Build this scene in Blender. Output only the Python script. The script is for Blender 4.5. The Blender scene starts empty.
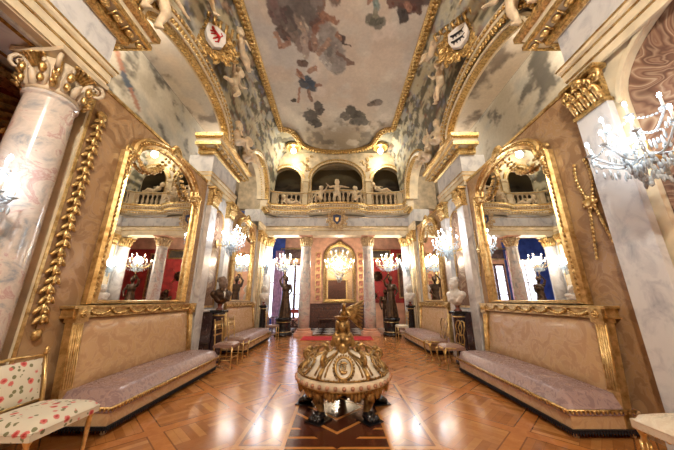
import bpy, math, random
import numpy as np
from mathutils import Vector, Matrix, Euler
random.seed(7)
PI = math.pi
sc = bpy.context.scene
COL = sc.collection
V = Vector

# ------------------------------------------------------------------ helpers
class MB:
    """collects shapes and links them as one mesh"""
    def __init__(s):
        s.v = []; s.f = []; s.sm = []; s.M = Matrix.Identity(4)
    def add(s, vs, fs, smooth=True):
        b = len(s.v); M = s.M
        flip = M.determinant() < 0
        s.v.extend([tuple(M @ V(p)) for p in vs])
        for f in fs:
            g = tuple(b + i for i in f)
            s.f.append(g[::-1] if flip else g); s.sm.append(smooth)
        return s
    def box(s, x0, x1, y0, y1, z0, z1):
        vs = [(x, y, z) for z in (z0, z1) for y in (y0, y1) for x in (x0, x1)]
        return s.add(vs, [(0,2,3,1),(4,5,7,6),(0,1,5,4),(2,6,7,3),(0,4,6,2),(1,3,7,5)], False)
    def lathe(s, prof, c=(0,0,0), n=20, sx=1, sy=1, a0=0, smooth=True):
        vs = []; fs = []
        for r, z in prof:
            for i in range(n):
                a = 2*PI*i/n + a0
                vs.append((c[0]+r*sx*math.cos(a), c[1]+r*sy*math.sin(a), c[2]+z))
        m = len(prof)
        for j in range(m-1):
            for i in range(n):
                k = (i+1) % n
                fs.append((j*n+i, j*n+k, (j+1)*n+k, (j+1)*n+i))
        fs.append(tuple(range(n))[::-1]); fs.append(tuple((m-1)*n+i for i in range(n)))
        return s.add(vs, fs, smooth)
    def tube(s, pts, r, n=7, closed=False):
        P = [V(p) for p in pts]; m = len(P)
        R = list(r) if isinstance(r, (list, tuple)) else [r]*m
        if len(R) != m:
            R = [R[0]+(R[-1]-R[0])*i/(m-1) for i in range(m)]
        vs = []; fs = []; prev = None
        for i in range(m):
            if closed: t = P[(i+1) % m]-P[i-1]
            else: t = P[min(i+1, m-1)]-P[max(i-1, 0)]
            if t.length < 1e-9: t = V((0,0,1))
            t.normalize()
            if prev is None:
                a = V((0,0,1)) if abs(t.z) < .9 else V((1,0,0))
                u = t.cross(a).normalized()
            else:
                u = prev - t*prev.dot(t)
                if u.length < 1e-6: u = t.orthogonal()
                u.normalize()
            prev = u; w = t.cross(u)
            for k in range(n):
                q = 2*PI*k/n
                vs.append(P[i]+(u*math.cos(q)+w*math.sin(q))*R[i])
        for i in range(m if closed else m-1):
            j = (i+1) % m
            for k in range(n):
                l = (k+1) % n
                fs.append((i*n+k, i*n+l, j*n+l, j*n+k))
        if not closed:
            fs.append(tuple(range(n))[::-1]); fs.append(tuple((m-1)*n+k for k in range(n)))
        return s.add(vs, fs)
    def ell(s, c, r, n=10, m=6, rot=None):
        if not isinstance(r, (tuple, list)): r = (r, r, r)
        R = rot.to_matrix() if rot else None
        vs = []; fs = []
        for j in range(1, m):
            p = PI*j/m
            for i in range(n):
                a = 2*PI*i/n
                q = V((r[0]*math.sin(p)*math.cos(a), r[1]*math.sin(p)*math.sin(a), r[2]*math.cos(p)))
                vs.append((R @ q if R else q)+V(c))
        t = V((0,0,r[2])); 
        vs.append((R @ t if R else t)+V(c)); vs.append((R @ -t if R else -t)+V(c))
        T = len(vs)-2; B = T+1
        for j in range(m-2):
            for i in range(n):
                k = (i+1) % n
                fs.append((j*n+i, (j+1)*n+i, (j+1)*n+k, j*n+k))
        for i in range(n):
            k = (i+1) % n
            fs.append((T, i, k)); fs.append((B, (m-2)*n+k, (m-2)*n+i))
        return s.add(vs, fs)
    def cap(s, a, b, ra, rb=None, n=10):
        """tapered rounded limb"""
        if rb is None: rb = ra
        s.tube([a, b], [ra, rb], n); s.ell(a, ra, n); s.ell(b, rb, n); return s
    def prism(s, poly, axis, a0, a1, smooth=False):
        k = len(poly)
        def P(p, a):
            return {'x': (a, p[0], p[1]), 'y': (p[0], a, p[1]), 'z': (p[0], p[1], a)}[axis]
        vs = [P(p, a0) for p in poly]+[P(p, a1) for p in poly]
        s.add(vs, [tuple(range(k))[::-1], tuple(range(k, 2*k))], False)
        return s.add(vs, [(i, (i+1) % k, k+(i+1) % k, k+i) for i in range(k)], smooth)
    def sweep(s, prof, path, A=(0,0,1), closed=False, smooth=False):
        """prof: (u, v); u along (T x A), v along A, mitred"""
        A = V(A); P = [V(p) for p in path]; m = len(P); n = len(prof); vs = []; fs = []
        for i in range(m):
            if closed: t0 = (P[i]-P[i-1]).normalized(); t1 = (P[(i+1) % m]-P[i]).normalized()
            else:
                t0 = (P[i]-P[i-1]).normalized() if i > 0 else None
                t1 = (P[i+1]-P[i]).normalized() if i < m-1 else None
                t0 = t0 or t1; t1 = t1 or t0
            n0 = t0.cross(A); n1 = t1.cross(A); nn = (n0+n1)
            if nn.length < 1e-6: nn = n0
            nn.normalize(); d = max(.35, nn.dot(n0)); nn = nn/d
            for u, w in prof: vs.append(P[i]+nn*u+A*w)
        for i in range(m if closed else m-1):
            j = (i+1) % m
            for k in range(n):
                l = (k+1) % n
                fs.append((i*n+k, i*n+l, j*n+l, j*n+k))
        if not closed:
            fs.append(tuple(range(n))[::-1]); fs.append(tuple((m-1)*n+k for k in range(n)))
        return s.add(vs, fs, smooth)
    def spiral(s, c, r, turns, axis='x', a0=0, dirn=1, th=.02, n=6, steps=16):
        pts = []; R = []
        for i in range(steps+1):
            t = i/steps; a = a0+dirn*turns*2*PI*t; q = r*(1-.85*t)
            p = {'x': (0, q*math.cos(a), q*math.sin(a)), 'y': (q*math.cos(a), 0, q*math.sin(a)), 'z': (q*math.cos(a), q*math.sin(a), 0)}[axis]
            pts.append(V(c)+V(p)); R.append(th*(1-.5*t))
        return s.tube(pts, R, n)
    def build(s, name, mat=None, parent=None, bevel=0, seg=2, auto=True):
        me = bpy.data.meshes.new(name); me.from_pydata(s.v, [], s.f); me.update()
        me.polygons.foreach_set('use_smooth', s.sm)
        o = bpy.data.objects.new(name, me); COL.objects.link(o)
        if mat: me.materials.append(mat)
        if parent: o.parent = parent
        if bevel:
            b = o.modifiers.new('b', 'BEVEL'); b.width = bevel; b.segments = seg; b.limit_method = 'ANGLE'
        return o
    def sculpt(s, name, mat, parent=None, vox=.02, it=2):
        """fuse all shapes into one continuous surface"""
        me = bpy.data.meshes.new('t'); me.from_pydata(s.v, [], s.f); me.update()
        o = bpy.data.objects.new('t', me); COL.objects.link(o)
        m = o.modifiers.new('r', 'REMESH'); m.mode = 'VOXEL'; m.voxel_size = vox
        if it:
            q = o.modifiers.new('s', 'SMOOTH'); q.iterations = it; q.factor = .5
        dg = bpy.context.evaluated_depsgraph_get()
        ne = bpy.data.meshes.new_from_object(o.evaluated_get(dg))
        bpy.data.objects.remove(o); bpy.data.meshes.remove(me)
        ne.name = name
        ne.polygons.foreach_set('use_smooth', [True]*len(ne.polygons))
        ne.materials.clear(); ne.materials.append(mat)
        r = bpy.data.objects.new(name, ne); COL.objects.link(r)
        if parent: r.parent = parent
        return r

def tag(o, label=None, cat=None, group=None, kind=None):
    if label: o['label'] = label
    if cat: o['category'] = cat
    if group: o['group'] = group
    if kind: o['kind'] = kind
    return o
def thing(name, label, cat, loc=(0,0,0), rz=0, group=None):
    o = bpy.data.objects.new(name, None); COL.objects.link(o)
    o.location = loc; o.rotation_euler = (0, 0, rz); o.empty_display_size = .1
    return tag(o, label, cat, group)
def dup(root, loc, rz, label, group=None, scale=None):
    def rec(o, p):
        c = o.copy(); COL.objects.link(c)
        if p: c.parent = p
        for ch in list(o.children): rec(ch, c)
        return c
    r = rec(root, None); r.location = loc; r.rotation_euler = (0, 0, rz); r['label'] = label
    if scale: r.scale = scale
    if group: r['group'] = group
    return r
def struct(o): o['kind'] = 'structure'; return o

# ------------------------------------------------------------------ colour and materials
def lin(c):
    return tuple((x/255/12.92 if x/255 <= .04045 else ((x/255+.055)/1.055)**2.4) for x in c)
class NT:
    def __init__(s, name):
        s.m = bpy.data.materials.new(name); s.m.use_nodes = True; s.t = s.m.node_tree
        s.b = s.t.nodes['Principled BSDF']
    def n(s, typ, ins=None, **kw):
        x = s.t.nodes.new(typ)
        for k, v in kw.items(): setattr(x, k, v)
        for k, v in (ins or {}).items():
            if isinstance(v, bpy.types.NodeSocket): s.t.links.new(v, x.inputs[k])
            else: x.inputs[k].default_value = v
        return x
    def l(s, a, b): s.t.links.new(a, b)
    def co(s, scale=(1,1,1), rot=(0,0,0), loc=(0,0,0)):
        c = s.n('ShaderNodeTexCoord')
        return s.n('ShaderNodeMapping', {'Vector': c.outputs['Object'], 'Scale': scale, 'Rotation': rot, 'Location': loc}).outputs[0]
    def math(s, op, a, b=None, c=None):
        x = s.n('ShaderNodeMath', operation=op)
        for i, v in enumerate((a, b, c)):
            if v is None: continue
            if isinstance(v, bpy.types.NodeSocket): s.l(v, x.inputs[i])
            else: x.inputs[i].default_value = v
        return x.outputs[0]
    def ramp(s, fac, stops, interp='LINEAR'):
        r = s.n('ShaderNodeValToRGB'); r.color_ramp.interpolation = interp
        e = r.color_ramp.elements
        while len(e) < len(stops): e.new(.5)
        for k, (p, c) in enumerate(stops): e[k].position = p; e[k].color = (*lin(c), 1)
        s.l(fac, r.inputs[0]); return r.outputs[0]
    def noise(s, vec, scale, det=4, rough=.55, dist=0):
        return s.n('ShaderNodeTexNoise', {'Vector': vec, 'Scale': scale, 'Detail': det, 'Roughness': rough, 'Distortion': dist}).outputs[0]
    def mix(s, fac, a, b, bt='MIX'):
        x = s.n('ShaderNodeMix', data_type='RGBA', blend_type=bt)
        for k, v in ((0, fac), (6, a), (7, b)):
            if isinstance(v, bpy.types.NodeSocket): s.l(v, x.inputs[k])
            elif k == 0: x.inputs[0].default_value = v
            else: x.inputs[k].default_value = (*lin(v), 1)
        return x.outputs[2]
    def bump(s, h, st=.3, d=.01):
        x = s.n('ShaderNodeBump', {'Height': h, 'Strength': st, 'Distance': d}); s.l(x.outputs[0], s.b.inputs['Normal'])
    def set(s, col=None, rough=.5, metal=0, **kw):
        if col is not None:
            if isinstance(col, bpy.types.NodeSocket): s.l(col, s.b.inputs['Base Color'])
            else: s.b.inputs['Base Color'].default_value = (*lin(col), 1)
        if isinstance(rough, bpy.types.NodeSocket): s.l(rough, s.b.inputs['Roughness'])
        else: s.b.inputs['Roughness'].default_value = rough
        s.b.inputs['Metallic'].default_value = metal
        for k, v in kw.items(): s.b.inputs[k.replace('_', ' ')].default_value = v
        return s.m
def plain(name, col, rough=.5, metal=0, var=.12, scale=8, bump=0, **kw):
    t = NT(name); v = t.co(); nz = t.noise(v, scale)
    c2 = tuple(max(0, x*(1-var*1.6)) for x in col); c3 = tuple(min(255, x*(1+var)) for x in col)
    c = t.ramp(nz, [(.3, c2), (.7, c3)])
    if bump: t.bump(t.noise(v, scale*3), bump, .01)
    return t.set(c, rough, metal, **kw)
def gold_mat(name, a, b, rough=.34, sc_=26, bump=.6, metal=.85):
    t = NT(name); v = t.co(); nz = t.noise(v, sc_, 5, .6)
    t.bump(nz, bump, .012)
    c = t.ramp(nz, [(.3, a), (.62, b)])
    return t.set(c, rough, metal)
GOLD = gold_mat('gilding', (134,98,50), (236,204,138))
GOLDS = gold_mat('smooth_gilding', (172,132,74), (236,206,144), .28, 12, .15)
GOLDD = gold_mat('aged_gilding', (96,66,32), (190,140,72), .42, 22, .5)
BRASS = gold_mat('old_gold', (110,84,44), (214,178,108), .3, 10, .2)
def marble(name, base, veins, scale=2.2, rough=.22, d=2.2, lo=.44, hi=.62):
    t = NT(name); v = t.co((1,1,.8)); a = t.noise(v, scale, 6, .62, d)
    c = t.ramp(a, [(lo-.1, veins), (lo, tuple((x+y)/2 for x, y in zip(base, veins))), (hi, base), (1, tuple(min(255, x*1.05) for x in base))])
    return t.set(c, rough)
MARB = marble('white_marble', (226,222,214), (176,168,164))
def pinkm():
    t = NT('pink_grey_marble'); v = t.co((1,1,1.3)); a = t.noise(v, 2.6, 7, .65, 1.2); b = t.noise(v, 6, 5, .6, 3)
    c = t.ramp(a, [(.34, (150,158,162)), (.44, (206,196,184)), (.52, (222,210,196)), (.58, (196,160,152)), (.66, (226,216,204))])
    c2 = t.mix(t.math('MULTIPLY', b, .35), c, (150,136,132))
    return t.set(c2, .18)
PINKM = pinkm()
OTTO = gold_mat('ottoman_gilding', (84,62,36), (186,150,92), .36, 16, .4, .7)
GREYM = marble('grey_marble', (214,213,210), (164,166,172), 4.5, .25, .6, .38, .52)
DARKM = marble('dark_veined_marble', (52,36,38), (150,130,122), 3.2, .16, 3, .36, .42)
BLACKM = plain('black_marble', (26,24,26), .2, 0, .4)
def onyx():
    t = NT('onyx'); v = t.co((1,1,.8)); w = t.noise(v, 1.5, 3.5, .5, .7)
    s_ = t.math('FRACT', t.math('MULTIPLY', w, 12))
    c = t.ramp(s_, [(0, (70,48,38)), (.14, (98,68,52)), (.26, (146,116,90)), (.36, (186,164,136)), (.46, (120,88,68)), (.62, (150,120,94)), (.74, (84,56,46)), (.88, (160,134,108)), (1, (70,48,38))])
    c2 = t.mix(t.math('MULTIPLY', t.noise(v, 7), .7), c, (140,106,88))
    return t.set(c2, .16)
ONYX = onyx()
CREAM = plain('cream_plaster', (228,212,178), .45, 0, .07, 3)
CREAMD = plain('ivory_stone', (206,188,158), .45, 0, .1, 4)
STONE = plain('sculpture_plaster', (226,206,172), .5, 0, .1, 6)
WMARB = plain('statuary_marble', (216,208,196), .35, 0, .08, 5)
BRONZE = gold_mat('dark_bronze', (34,24,18), (86,62,42), .35, 8, .2, .7)
def damask(name, a, b, sc_=3.2):
    t = NT(name); v = t.co((1,1,1))
    n1 = t.noise(v, sc_, 5, .55, 2.4); f = t.ramp(n1, [(.44, (0,0,0)), (.56, (255,255,255))])
    c = t.mix(f, a, b)
    n2 = t.noise(v, 1.0, 3); c = t.mix(t.math('MULTIPLY', n2, .35), c, tuple(x*.75 for x in a))
    t.bump(n1, .15, .01)
    m = t.set(c, t.ramp(f, [(0, (190,190,190)), (1, (130,130,130))])); return m
DAM = damask('gold_damask_wall', (158,122,84), (190,154,112), 3.6)
PEACH = damask('peach_silk', (190,150,106), (212,176,132), 4)
MAUVE = damask('mauve_silk', (142,114,110), (178,150,142), 8)
TAUPE = damask('taupe_velvet', (138,104,88), (156,122,104), 9)
CREAMSILK = damask('cream_silk', (222,206,180), (236,224,200), 9)
BLACKFR = plain('black_fringe', (34,28,30), .7, 0, .3, 60)
def floral():
    t = NT('rose_print_fabric'); v = t.co()
    def spots(sc_, lo, hi, off):
        vv = t.n('ShaderNodeVectorMath', {0: v, 1: off}, operation='ADD').outputs[0]
        nn = t.n('ShaderNodeVectorMath', {0: vv, 1: t.n('ShaderNodeTexNoise', {'Vector': vv, 'Scale': 22.0}).outputs[1]}, operation='MULTIPLY_ADD')
        nn.inputs[1].default_value = (1,1,1)
        x = t.n('ShaderNodeTexVoronoi', {'Vector': vv, 'Scale': sc_}).outputs['Distance']
        x = t.math('ADD', x, t.math('MULTIPLY', t.noise(vv, 30), .25))
        return t.ramp(x, [(lo, (255,255,255)), (hi, (0,0,0))])
    c = t.mix(spots(16, .38, .42, (3,1,2)), (212,204,182), (120,120,84))
    c = t.mix(spots(11, .38, .44, (0,0,0)), c, (206,110,100))
    c = t.mix(spots(11, .24, .30, (0,0,0)), c, (176,50,50))
    return t.set(c, .7)
FLORAL = floral()
MIRROR = NT('mirror_glass').set((238,236,232), .015, 1)
def emit(name, col, st):
    t = NT(name); e = t.b.inputs; t.set(col, .4); e['Emission Color'].default_value = (*lin(col), 1); e['Emission Strength'].default_value = st; return t.m
FLAMEW = emit('cool_bulb_glow', (220,236,255), 24)
FLAMEY = emit('warm_bulb_glow', (255,232,190), 40)
GLOBE = emit('globe_lamp_glow', (255,240,205), 8)
CANDLE = plain('candle_sleeve', (240,236,224), .4, 0, .03)
CRYSTAL = NT('cut_crystal').set((222,236,244), .06, 0, IOR=1.5, Transmission_Weight=.4)
RED = plain('red_wall_cloth', (150,52,44), .7, 0, .12, 3)
ROSE = plain('rose_wall', (214,162,132), .6, 0, .08, 3)
WOODD = plain('dark_carved_wood', (78,44,28), .4, 0, .3, 12, .2)
CRIMSON = plain('crimson_carpet', (176,26,38), .9, 0, .12, 40, .3)
BLUEGL = plain('blue_velvet', (52,64,120), .6, 0, .2)
BRICKRED = plain('terracotta_room_wall', (120,58,44), .7, 0, .12, 3)

def floor_mat():
    t = NT('parquet'); c = t.n('ShaderNodeTexCoord').outputs['Object']
    r = t.n('ShaderNodeMapping', {'Vector': c, 'Rotation': (0,0,PI/4), 'Scale': (1,1,1)}).outputs[0]
    S = .92
    x, y, z = t.n('ShaderNodeSeparateXYZ', {0: r}).outputs
    u = t.math('DIVIDE', x, S); w = t.math('DIVIDE', y, S)
    fu = t.math('SUBTRACT', t.math('FRACT', u), .5); fw = t.math('SUBTRACT', t.math('FRACT', w), .5)
    au = t.math('ABSOLUTE', fu); aw = t.math('ABSOLUTE', fw); mx = t.math('MAXIMUM', au, aw)
    border = t.math('GREATER_THAN', mx, .42)
    line = t.math('MULTIPLY', t.math('GREATER_THAN', mx, .41), t.math('LESS_THAN', mx, .425))
    ck = t.n('ShaderNodeTexChecker', {'Vector': r, 'Scale': 2/(S*.84)}).outputs[1]
    # planks: stripes along x or y by quadrant
    q = t.math('GREATER_THAN', t.math('MULTIPLY', fu, fw), 0)
    sx = t.math('MULTIPLY', fu, 11.9); sy = t.math('MULTIPLY', fw, 11.9)
    m_ = t.n('ShaderNodeMix', data_type='FLOAT'); t.l(q, m_.inputs[0]); t.l(sx, m_.inputs[2]); t.l(sy, m_.inputs[3])
    st = m_.outputs[0]; bi = t.math('FLOOR', st); fr = t.math('FRACT', st)
    gap = t.math('LESS_THAN', fr, .07)
    cid = t.math('ADD', t.math('ADD', t.math('MULTIPLY', bi, 1.37), t.math('MULTIPLY', t.math('FLOOR', u), 7.3)), t.math('ADD', t.math('MULTIPLY', t.math('FLOOR', w), 3.1), t.math('MULTIPLY', q, 5.7)))
    wn = t.n('ShaderNodeTexWhiteNoise', noise_dimensions='1D'); t.l(cid, wn.inputs['W'])
    grain = t.noise(t.co((1,1,1), (0,0,.3)), 9, 5, .7, 1)
    f = t.math('ADD', t.math('MULTIPLY', wn.outputs[0], .5), t.math('MULTIPLY', grain, .5))
    wood = t.ramp(f, [(.2, (146,90,44)), (.5, (172,112,58)), (.8, (194,136,78))])
    wood = t.mix(border, wood, t.ramp(grain, [(.3, (166,100,48)), (.7, (190,124,64))]))
    wood = t.mix(t.math('MULTIPLY', line, .8), wood, (104,58,30))
    wood = t.mix(t.math('MULTIPLY', t.math('MULTIPLY', gap, t.math('SUBTRACT', 1, border)), .35), wood, (110,62,32))
    # the star inlay under the ottoman
    X, Y, _ = t.n('ShaderNodeSeparateXYZ', {0: c}).outputs
    yy = t.math('SUBTRACT', Y, 3.92); ax = t.math('ABSOLUTE', X); ay = t.math('ABSOLUTE', yy)
    sq = t.math('MAXIMUM', ax, ay); di = t.math('ADD', ax, ay)
    ins = t.math('MULTIPLY', t.math('LESS_THAN', ax, .54), t.math('LESS_THAN', ay, 1.05))
    ln = t.math('MULTIPLY', t.math('GREATER_THAN', sq, .92), t.math('LESS_THAN', sq, .95))
    ln2 = t.math('MULTIPLY', t.math('GREATER_THAN', sq, .95), t.math('LESS_THAN', sq, 1.0))
    band = t.math('FRACT', t.math('MULTIPLY', di, 3.0)); bl = t.math('MULTIPLY', t.math('LESS_THAN', band, .17), t.math('LESS_THAN', di, 1.0))
    band2 = t.math('FRACT', t.math('MULTIPLY', ay, 5.2)); bl2 = t.math('MULTIPLY', t.math('LESS_THAN', band2, .2), t.math('GREATER_THAN', di, 1.0))
    edge = t.math('GREATER_THAN', ax, .50)
    bb = t.math('MAXIMUM', t.math('MAXIMUM', bl, bl2), edge)
    star = t.mix(bb, t.ramp(grain, [(.3, (60,28,18)), (.7, (96,50,30))]), (190,128,64))
    wood = t.mix(t.math('MULTIPLY', ln, .7), wood, (96,52,28)); wood = t.mix(t.math('MULTIPLY', ln2, .6), wood, (214,160,96))
    wood = t.mix(ins, wood, star)
    t.bump(t.noise(t.co((1,1,1)), 5, 2), .10, .01)
    rg = t.math('MULTIPLY_ADD', grain, .22, .11)
    return t.set(wood, rg, 0, Coat_Weight=.2, Coat_Roughness=.12)
PARQ = floor_mat()
def checker_mat():
    t = NT('black_white_marble_floor'); v = t.co((1,1,1), (0,0,PI/4))
    c = t.n('ShaderNodeTexChecker', {'Vector': v, 'Scale': 2.2}).outputs[1]
    return t.set(t.mix(c, (226,222,216), (34,34,38)), .12)
CHECK = checker_mat()
def paint_mat(name):
    t = NT(name); a = t.n('ShaderNodeAttribute', attribute_name='Col').outputs[0]
    nz = t.noise(t.co(), 14, 6, .7)
    c = t.mix(t.math('MULTIPLY', t.ramp(nz, [(.35, (255,255,255)), (.65, (0,0,0))]), .16), a, (90,76,64))
    return t.set(c, .75)
FRESCO = paint_mat('fresco_paint')

# ------------------------------------------------------------------ painted surfaces (numpy)
def hsh(i, j, s):
    n = (i.astype(np.int64)*374761393 + j.astype(np.int64)*668265263 + s*974634777) & 0x7fffffff
    n = ((n ^ (n >> 13))*1274126177) & 0x7fffffff
    return ((n ^ (n >> 16)) & 0xffff)/65535.0
def vn(x, y, s=0):
    i = np.floor(x); j = np.floor(y); fx = x-i; fy = y-j
    fx = fx*fx*(3-2*fx); fy = fy*fy*(3-2*fy)
    a = hsh(i, j, s); b = hsh(i+1, j, s); c = hsh(i, j+1, s); d = hsh(i+1, j+1, s)
    return (a*(1-fx)+b*fx)*(1-fy)+(c*(1-fx)+d*fx)*fy
def fbm(x, y, s=0, o=5):
    r = 0; a = .5; t = 0
    for k in range(o):
        r = r+a*vn(x*2**k+11.3*k, y*2**k-7.1*k, s+k); t += a; a *= .55
    return r/t
def sstep(a, b, x):
    t = np.clip((x-a)/(b-a), 0, 1); return t*t*(3-2*t)
def L(c): return np.array(lin(c))
def mixc(col, c, m): return col*(1-m[..., None])+c*m[..., None]
def grid_paint(name, P, nu, nv, C, parent=None, mat=FRESCO):
    """P: (nu*nv,3) points, C colours"""
    me = bpy.data.meshes.new(name)
    fs = [(i*nv+j, (i+1)*nv+j, (i+1)*nv+j+1, i*nv+j+1) for i in range(nu-1) for j in range(nv-1)]
    me.from_pydata([tuple(p) for p in P], [], fs); me.update()
    at = me.color_attributes.new('Col', 'FLOAT_COLOR', 'POINT')
    d = np.ones((len(P), 4), dtype=np.float32); d[:, :3] = C; at.data.foreach_set('color', d.ravel())
    me.polygons.foreach_set('use_smooth', [True]*len(me.polygons))
    me.materials.append(mat)
    o = bpy.data.objects.new(name, me); COL.objects.link(o)
    if parent: o.parent = parent
    return o
def clouds(u, v, seed, base=(190,178,158), light=(214,204,186), blue=(160,166,172), dark=(84,74,66), dk=.60, dkw=None):
    n1 = fbm(u*.7, v*.7, seed); n2 = fbm(u*1.1+5, v*1.1, seed+9); n3 = fbm(u*1.6+2, v*1.6-3, seed+20, 6)
    c = np.ones(u.shape+(3,))*L(base)
    c = mixc(c, L(light), sstep(.45, .68, n1)); c = mixc(c, L(blue), sstep(.5, .72, n2)*.55)
    m = sstep(dk-.03, dk+.11, n3+(0 if dkw is None else dkw))
    tone = fbm(u*6, v*6, seed+40)
    dkc = L(dark)[None, :]*(.6+.9*tone[..., None])
    c = c*(1-m[..., None]*.86)+dkc*m[..., None]*.86
    return c

CAMZ = 1.35; F = 258.0; PITCH = math.atan(.29)
def on_plane(px, py, z):
    a = (px-337)/F; b = (225-py)/F; s_, c_ = math.sin(PITCH), math.cos(PITCH)
    X, Y, Z = a, c_-b*s_, s_+b*c_
    t = (z-CAMZ)/Z
    return X*t, Y*t, t/F

ZC = 8.1
def ceiling():
    xs = np.arange(-2.42, 2.421, .024); ys = np.arange(-3.0, 11.0, .026)
    X, Y = np.meshgrid(xs, ys, indexing='ij')
    wx = X+.10*(fbm(X*3, Y*3, 3)-.5)+.07*(fbm(X*9, Y*9, 33)-.5); wy = Y+.12*(fbm(X*3+9, Y*3, 5)-.5)+.1*(fbm(X*9+4, Y*9, 35)-.5)
    # open sky of the centre panel
    c = np.ones(X.shape+(3,))*L((206,198,184))
    c = mixc(c, L((224,216,200)), sstep(.42, .62, fbm(X*.8, Y*.8, 1)))
    c = mixc(c, L((190,188,184)), sstep(.42, .6, fbm(X*.7+3, Y*.5, 2))*.75*sstep(.9, -.9, X))
    c = mixc(c, L((206,182,158)), sstep(.5, .68, fbm(X*1.1+7, Y*1.1, 6))*.45)
    c = mixc(c, L((150,134,112)), sstep(8.4, 10.1, Y+1.0*fbm(X*1.4, Y*1.4, 8))*.85)
    c = mixc(c, L((96,86,76)), sstep(.52, .66, fbm(X*2.2, Y*1.6, 91, 6))*sstep(7.4, 9.2, Y)*.75)
    c = mixc(c, L((226,216,204)), sstep(.56, .68, fbm(X*1.6+3, Y*1.2, 97, 6))*.5)
    c = c*(.93+.14*fbm(X*7, Y*7, 14))[..., None]
    S = [  # strokes of the painted figures, measured on the picture
    (180,30,200,90,48,(128,112,106)),(115,15,130,60,26,(138,104,100)),(215,10,230,60,28,(158,144,128)),(160,90,175,115,22,(140,120,108)),
    (280,-10,262,60,13,(168,112,84)),(250,75,285,95,15,(134,80,66)),(275,50,328,78,8,(176,120,92)),(250,100,290,70,9,(160,104,80)),
    (135,105,160,128,14,(122,88,76)),(122,112,140,156,7,(190,140,112)),(140,156,168,146,7,(186,136,110)),(190,60,215,110,10,(190,158,130)),
    (205,30,225,95,6,(204,188,166)),(170,60,190,95,5,(96,82,80)),(140,35,155,70,6,(104,82,80)),
    (300,130,328,205,36,(186,174,162)),(270,180,302,140,9,(188,148,124)),(315,150,345,200,10,(162,146,136)),(282,200,300,225,10,(206,196,184)),
    (338,124,348,132,9,(78,58,58)),(330,118,338,126,7,(180,128,100)),(345,140,375,155,2.5,(80,66,60)),(332,178,372,214,5,(142,108,94)),(364,220,382,215,5,(150,112,96)),
    (205,150,248,150,20,(188,150,132)),(215,130,225,185,12,(204,172,150)),(245,120,255,165,9,(168,130,110)),(232,140,240,170,5,(140,100,86)),
    (200,210,222,214,9,(116,84,68)),(200,250,214,268,10,(196,134,102)),(214,284,244,292,15,(64,84,108)),(228,262,238,280,9,(60,80,104)),(236,240,254,232,8,(190,140,112)),
    (203,300,196,344,4,(190,130,100)),(178,341,184,338,6,(70,58,52)),(232,306,240,338,6,(150,112,90)),(195,240,204,250,6,(176,116,88)),(255,285,272,285,4,(180,130,104)),
    (238,390,246,400,20,(84,76,68)),(262,358,268,372,14,(96,84,76)),(250,414,262,420,12,(66,60,54)),(225,388,232,392,12,(110,100,88)),
    (372,372,382,384,16,(92,86,74)),(398,392,404,400,18,(100,94,80)),(350,388,360,396,12,(120,110,96)),(380,410,420,412,12,(118,110,96)),(450,348,470,345,10,(140,120,108)),(436,352,445,350,8,(120,102,90)),
    (455,0,460,18,12,(140,172,160)),(438,68,475,78,14,(150,146,122)),(456,40,454,62,7,(160,156,130)),(446,75,476,70,7,(110,108,92)),
    (542,28,550,60,13,(58,48,50)),(575,22,600,12,16,(128,60,50)),(515,2,600,0,14,(152,84,64)),(600,36,606,40,8,(110,76,60)),(560,10,570,30,8,(180,126,100)),
    (430,8,440,0,8,(180,126,100)),(560,-60,620,-20,30,(120,80,72)),(180,-70,220,-20,60,(134,116,108)),(300,-60,320,-20,26,(170,120,96))]
    fb5 = .5*fbm(X*5, Y*5, 77)+.5*fbm(X*13, Y*13, 78)
    rs = random.Random(4); S2 = []
    for (u0, v0, u1, v1, r, col) in S:
        S2.append((u0, v0, u1, v1, r, col))
        if r > 5:
            for _ in range(6 if r > 20 else 4):
                q = rs.random(); cx = u0+(u1-u0)*q+rs.uniform(-1, 1)*r*1.0; cy = v0+(v1-v0)*q+rs.uniform(-1, 1)*r*.9
                k = rs.uniform(.7, 1.35); a = rs.uniform(0, PI); l = r*rs.uniform(.2, .6)
                S2.append((cx, cy, cx+l*math.cos(a), cy+l*math.sin(a), max(2.2, r*rs.uniform(.12, .3)), tuple(min(235, x*k) for x in col)))
    for (u0, v0, u1, v1, r, col) in S2:
        x0, y0, s0 = on_plane(240+u0/3.37, v0/3.37, ZC); x1, y1, s1 = on_plane(240+u1/3.37, v1/3.37, ZC)
        r_ = r/3.37*s0*1.05
        dx, dy = x1-x0, y1-y0; l2 = dx*dx+dy*dy+1e-9
        # the plane is seen steeply, so the strokes stretch along the room
        t = np.clip(((wx-x0)*dx+(wy-y0)*dy)/l2, 0, 1)
        ex = (wx-x0-t*dx); ey = (wy-y0-t*dy)/1.5
        d = np.sqrt(ex*ex+ey*ey)
        m = sstep(r_*1.12, r_*.82, d+(fb5-.5)*r_*1.0)*.93
        g_ = sum(col)/3; col = tuple((g_+(q_-g_)*(.55 if r > 9 else .8))*(.82 if r > 12 else .92) for q_ in col)
        sh = .35+1.15*(.5*fbm(X*7, Y*7, int(abs(u0))+31)+.5*fbm(X*17, Y*17, int(abs(u0))+51))
        c = c*(1-m[..., None])+(L(col)[None, None, :]*sh[..., None])*m[..., None]
    # outside the frame: a green and grey landscape band
    o = clouds(X*1.2, Y*1.2, 60, (176,168,140), (206,196,160), (150,156,150), (80,74,58), .52)
    hw = np.where(np.abs(X) > 1.9, 9.1, 9.4+1.35*np.sqrt(np.clip(1-(X/1.95)**2, 0, 1)))
    out = ((np.abs(X) > 2.27) | (Y > hw)).astype(float)
    c = c*(1-out[..., None])+o*out[..., None]
    P = np.stack([X, Y, np.full_like(X, ZC)], -1).reshape(-1, 3)
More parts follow.
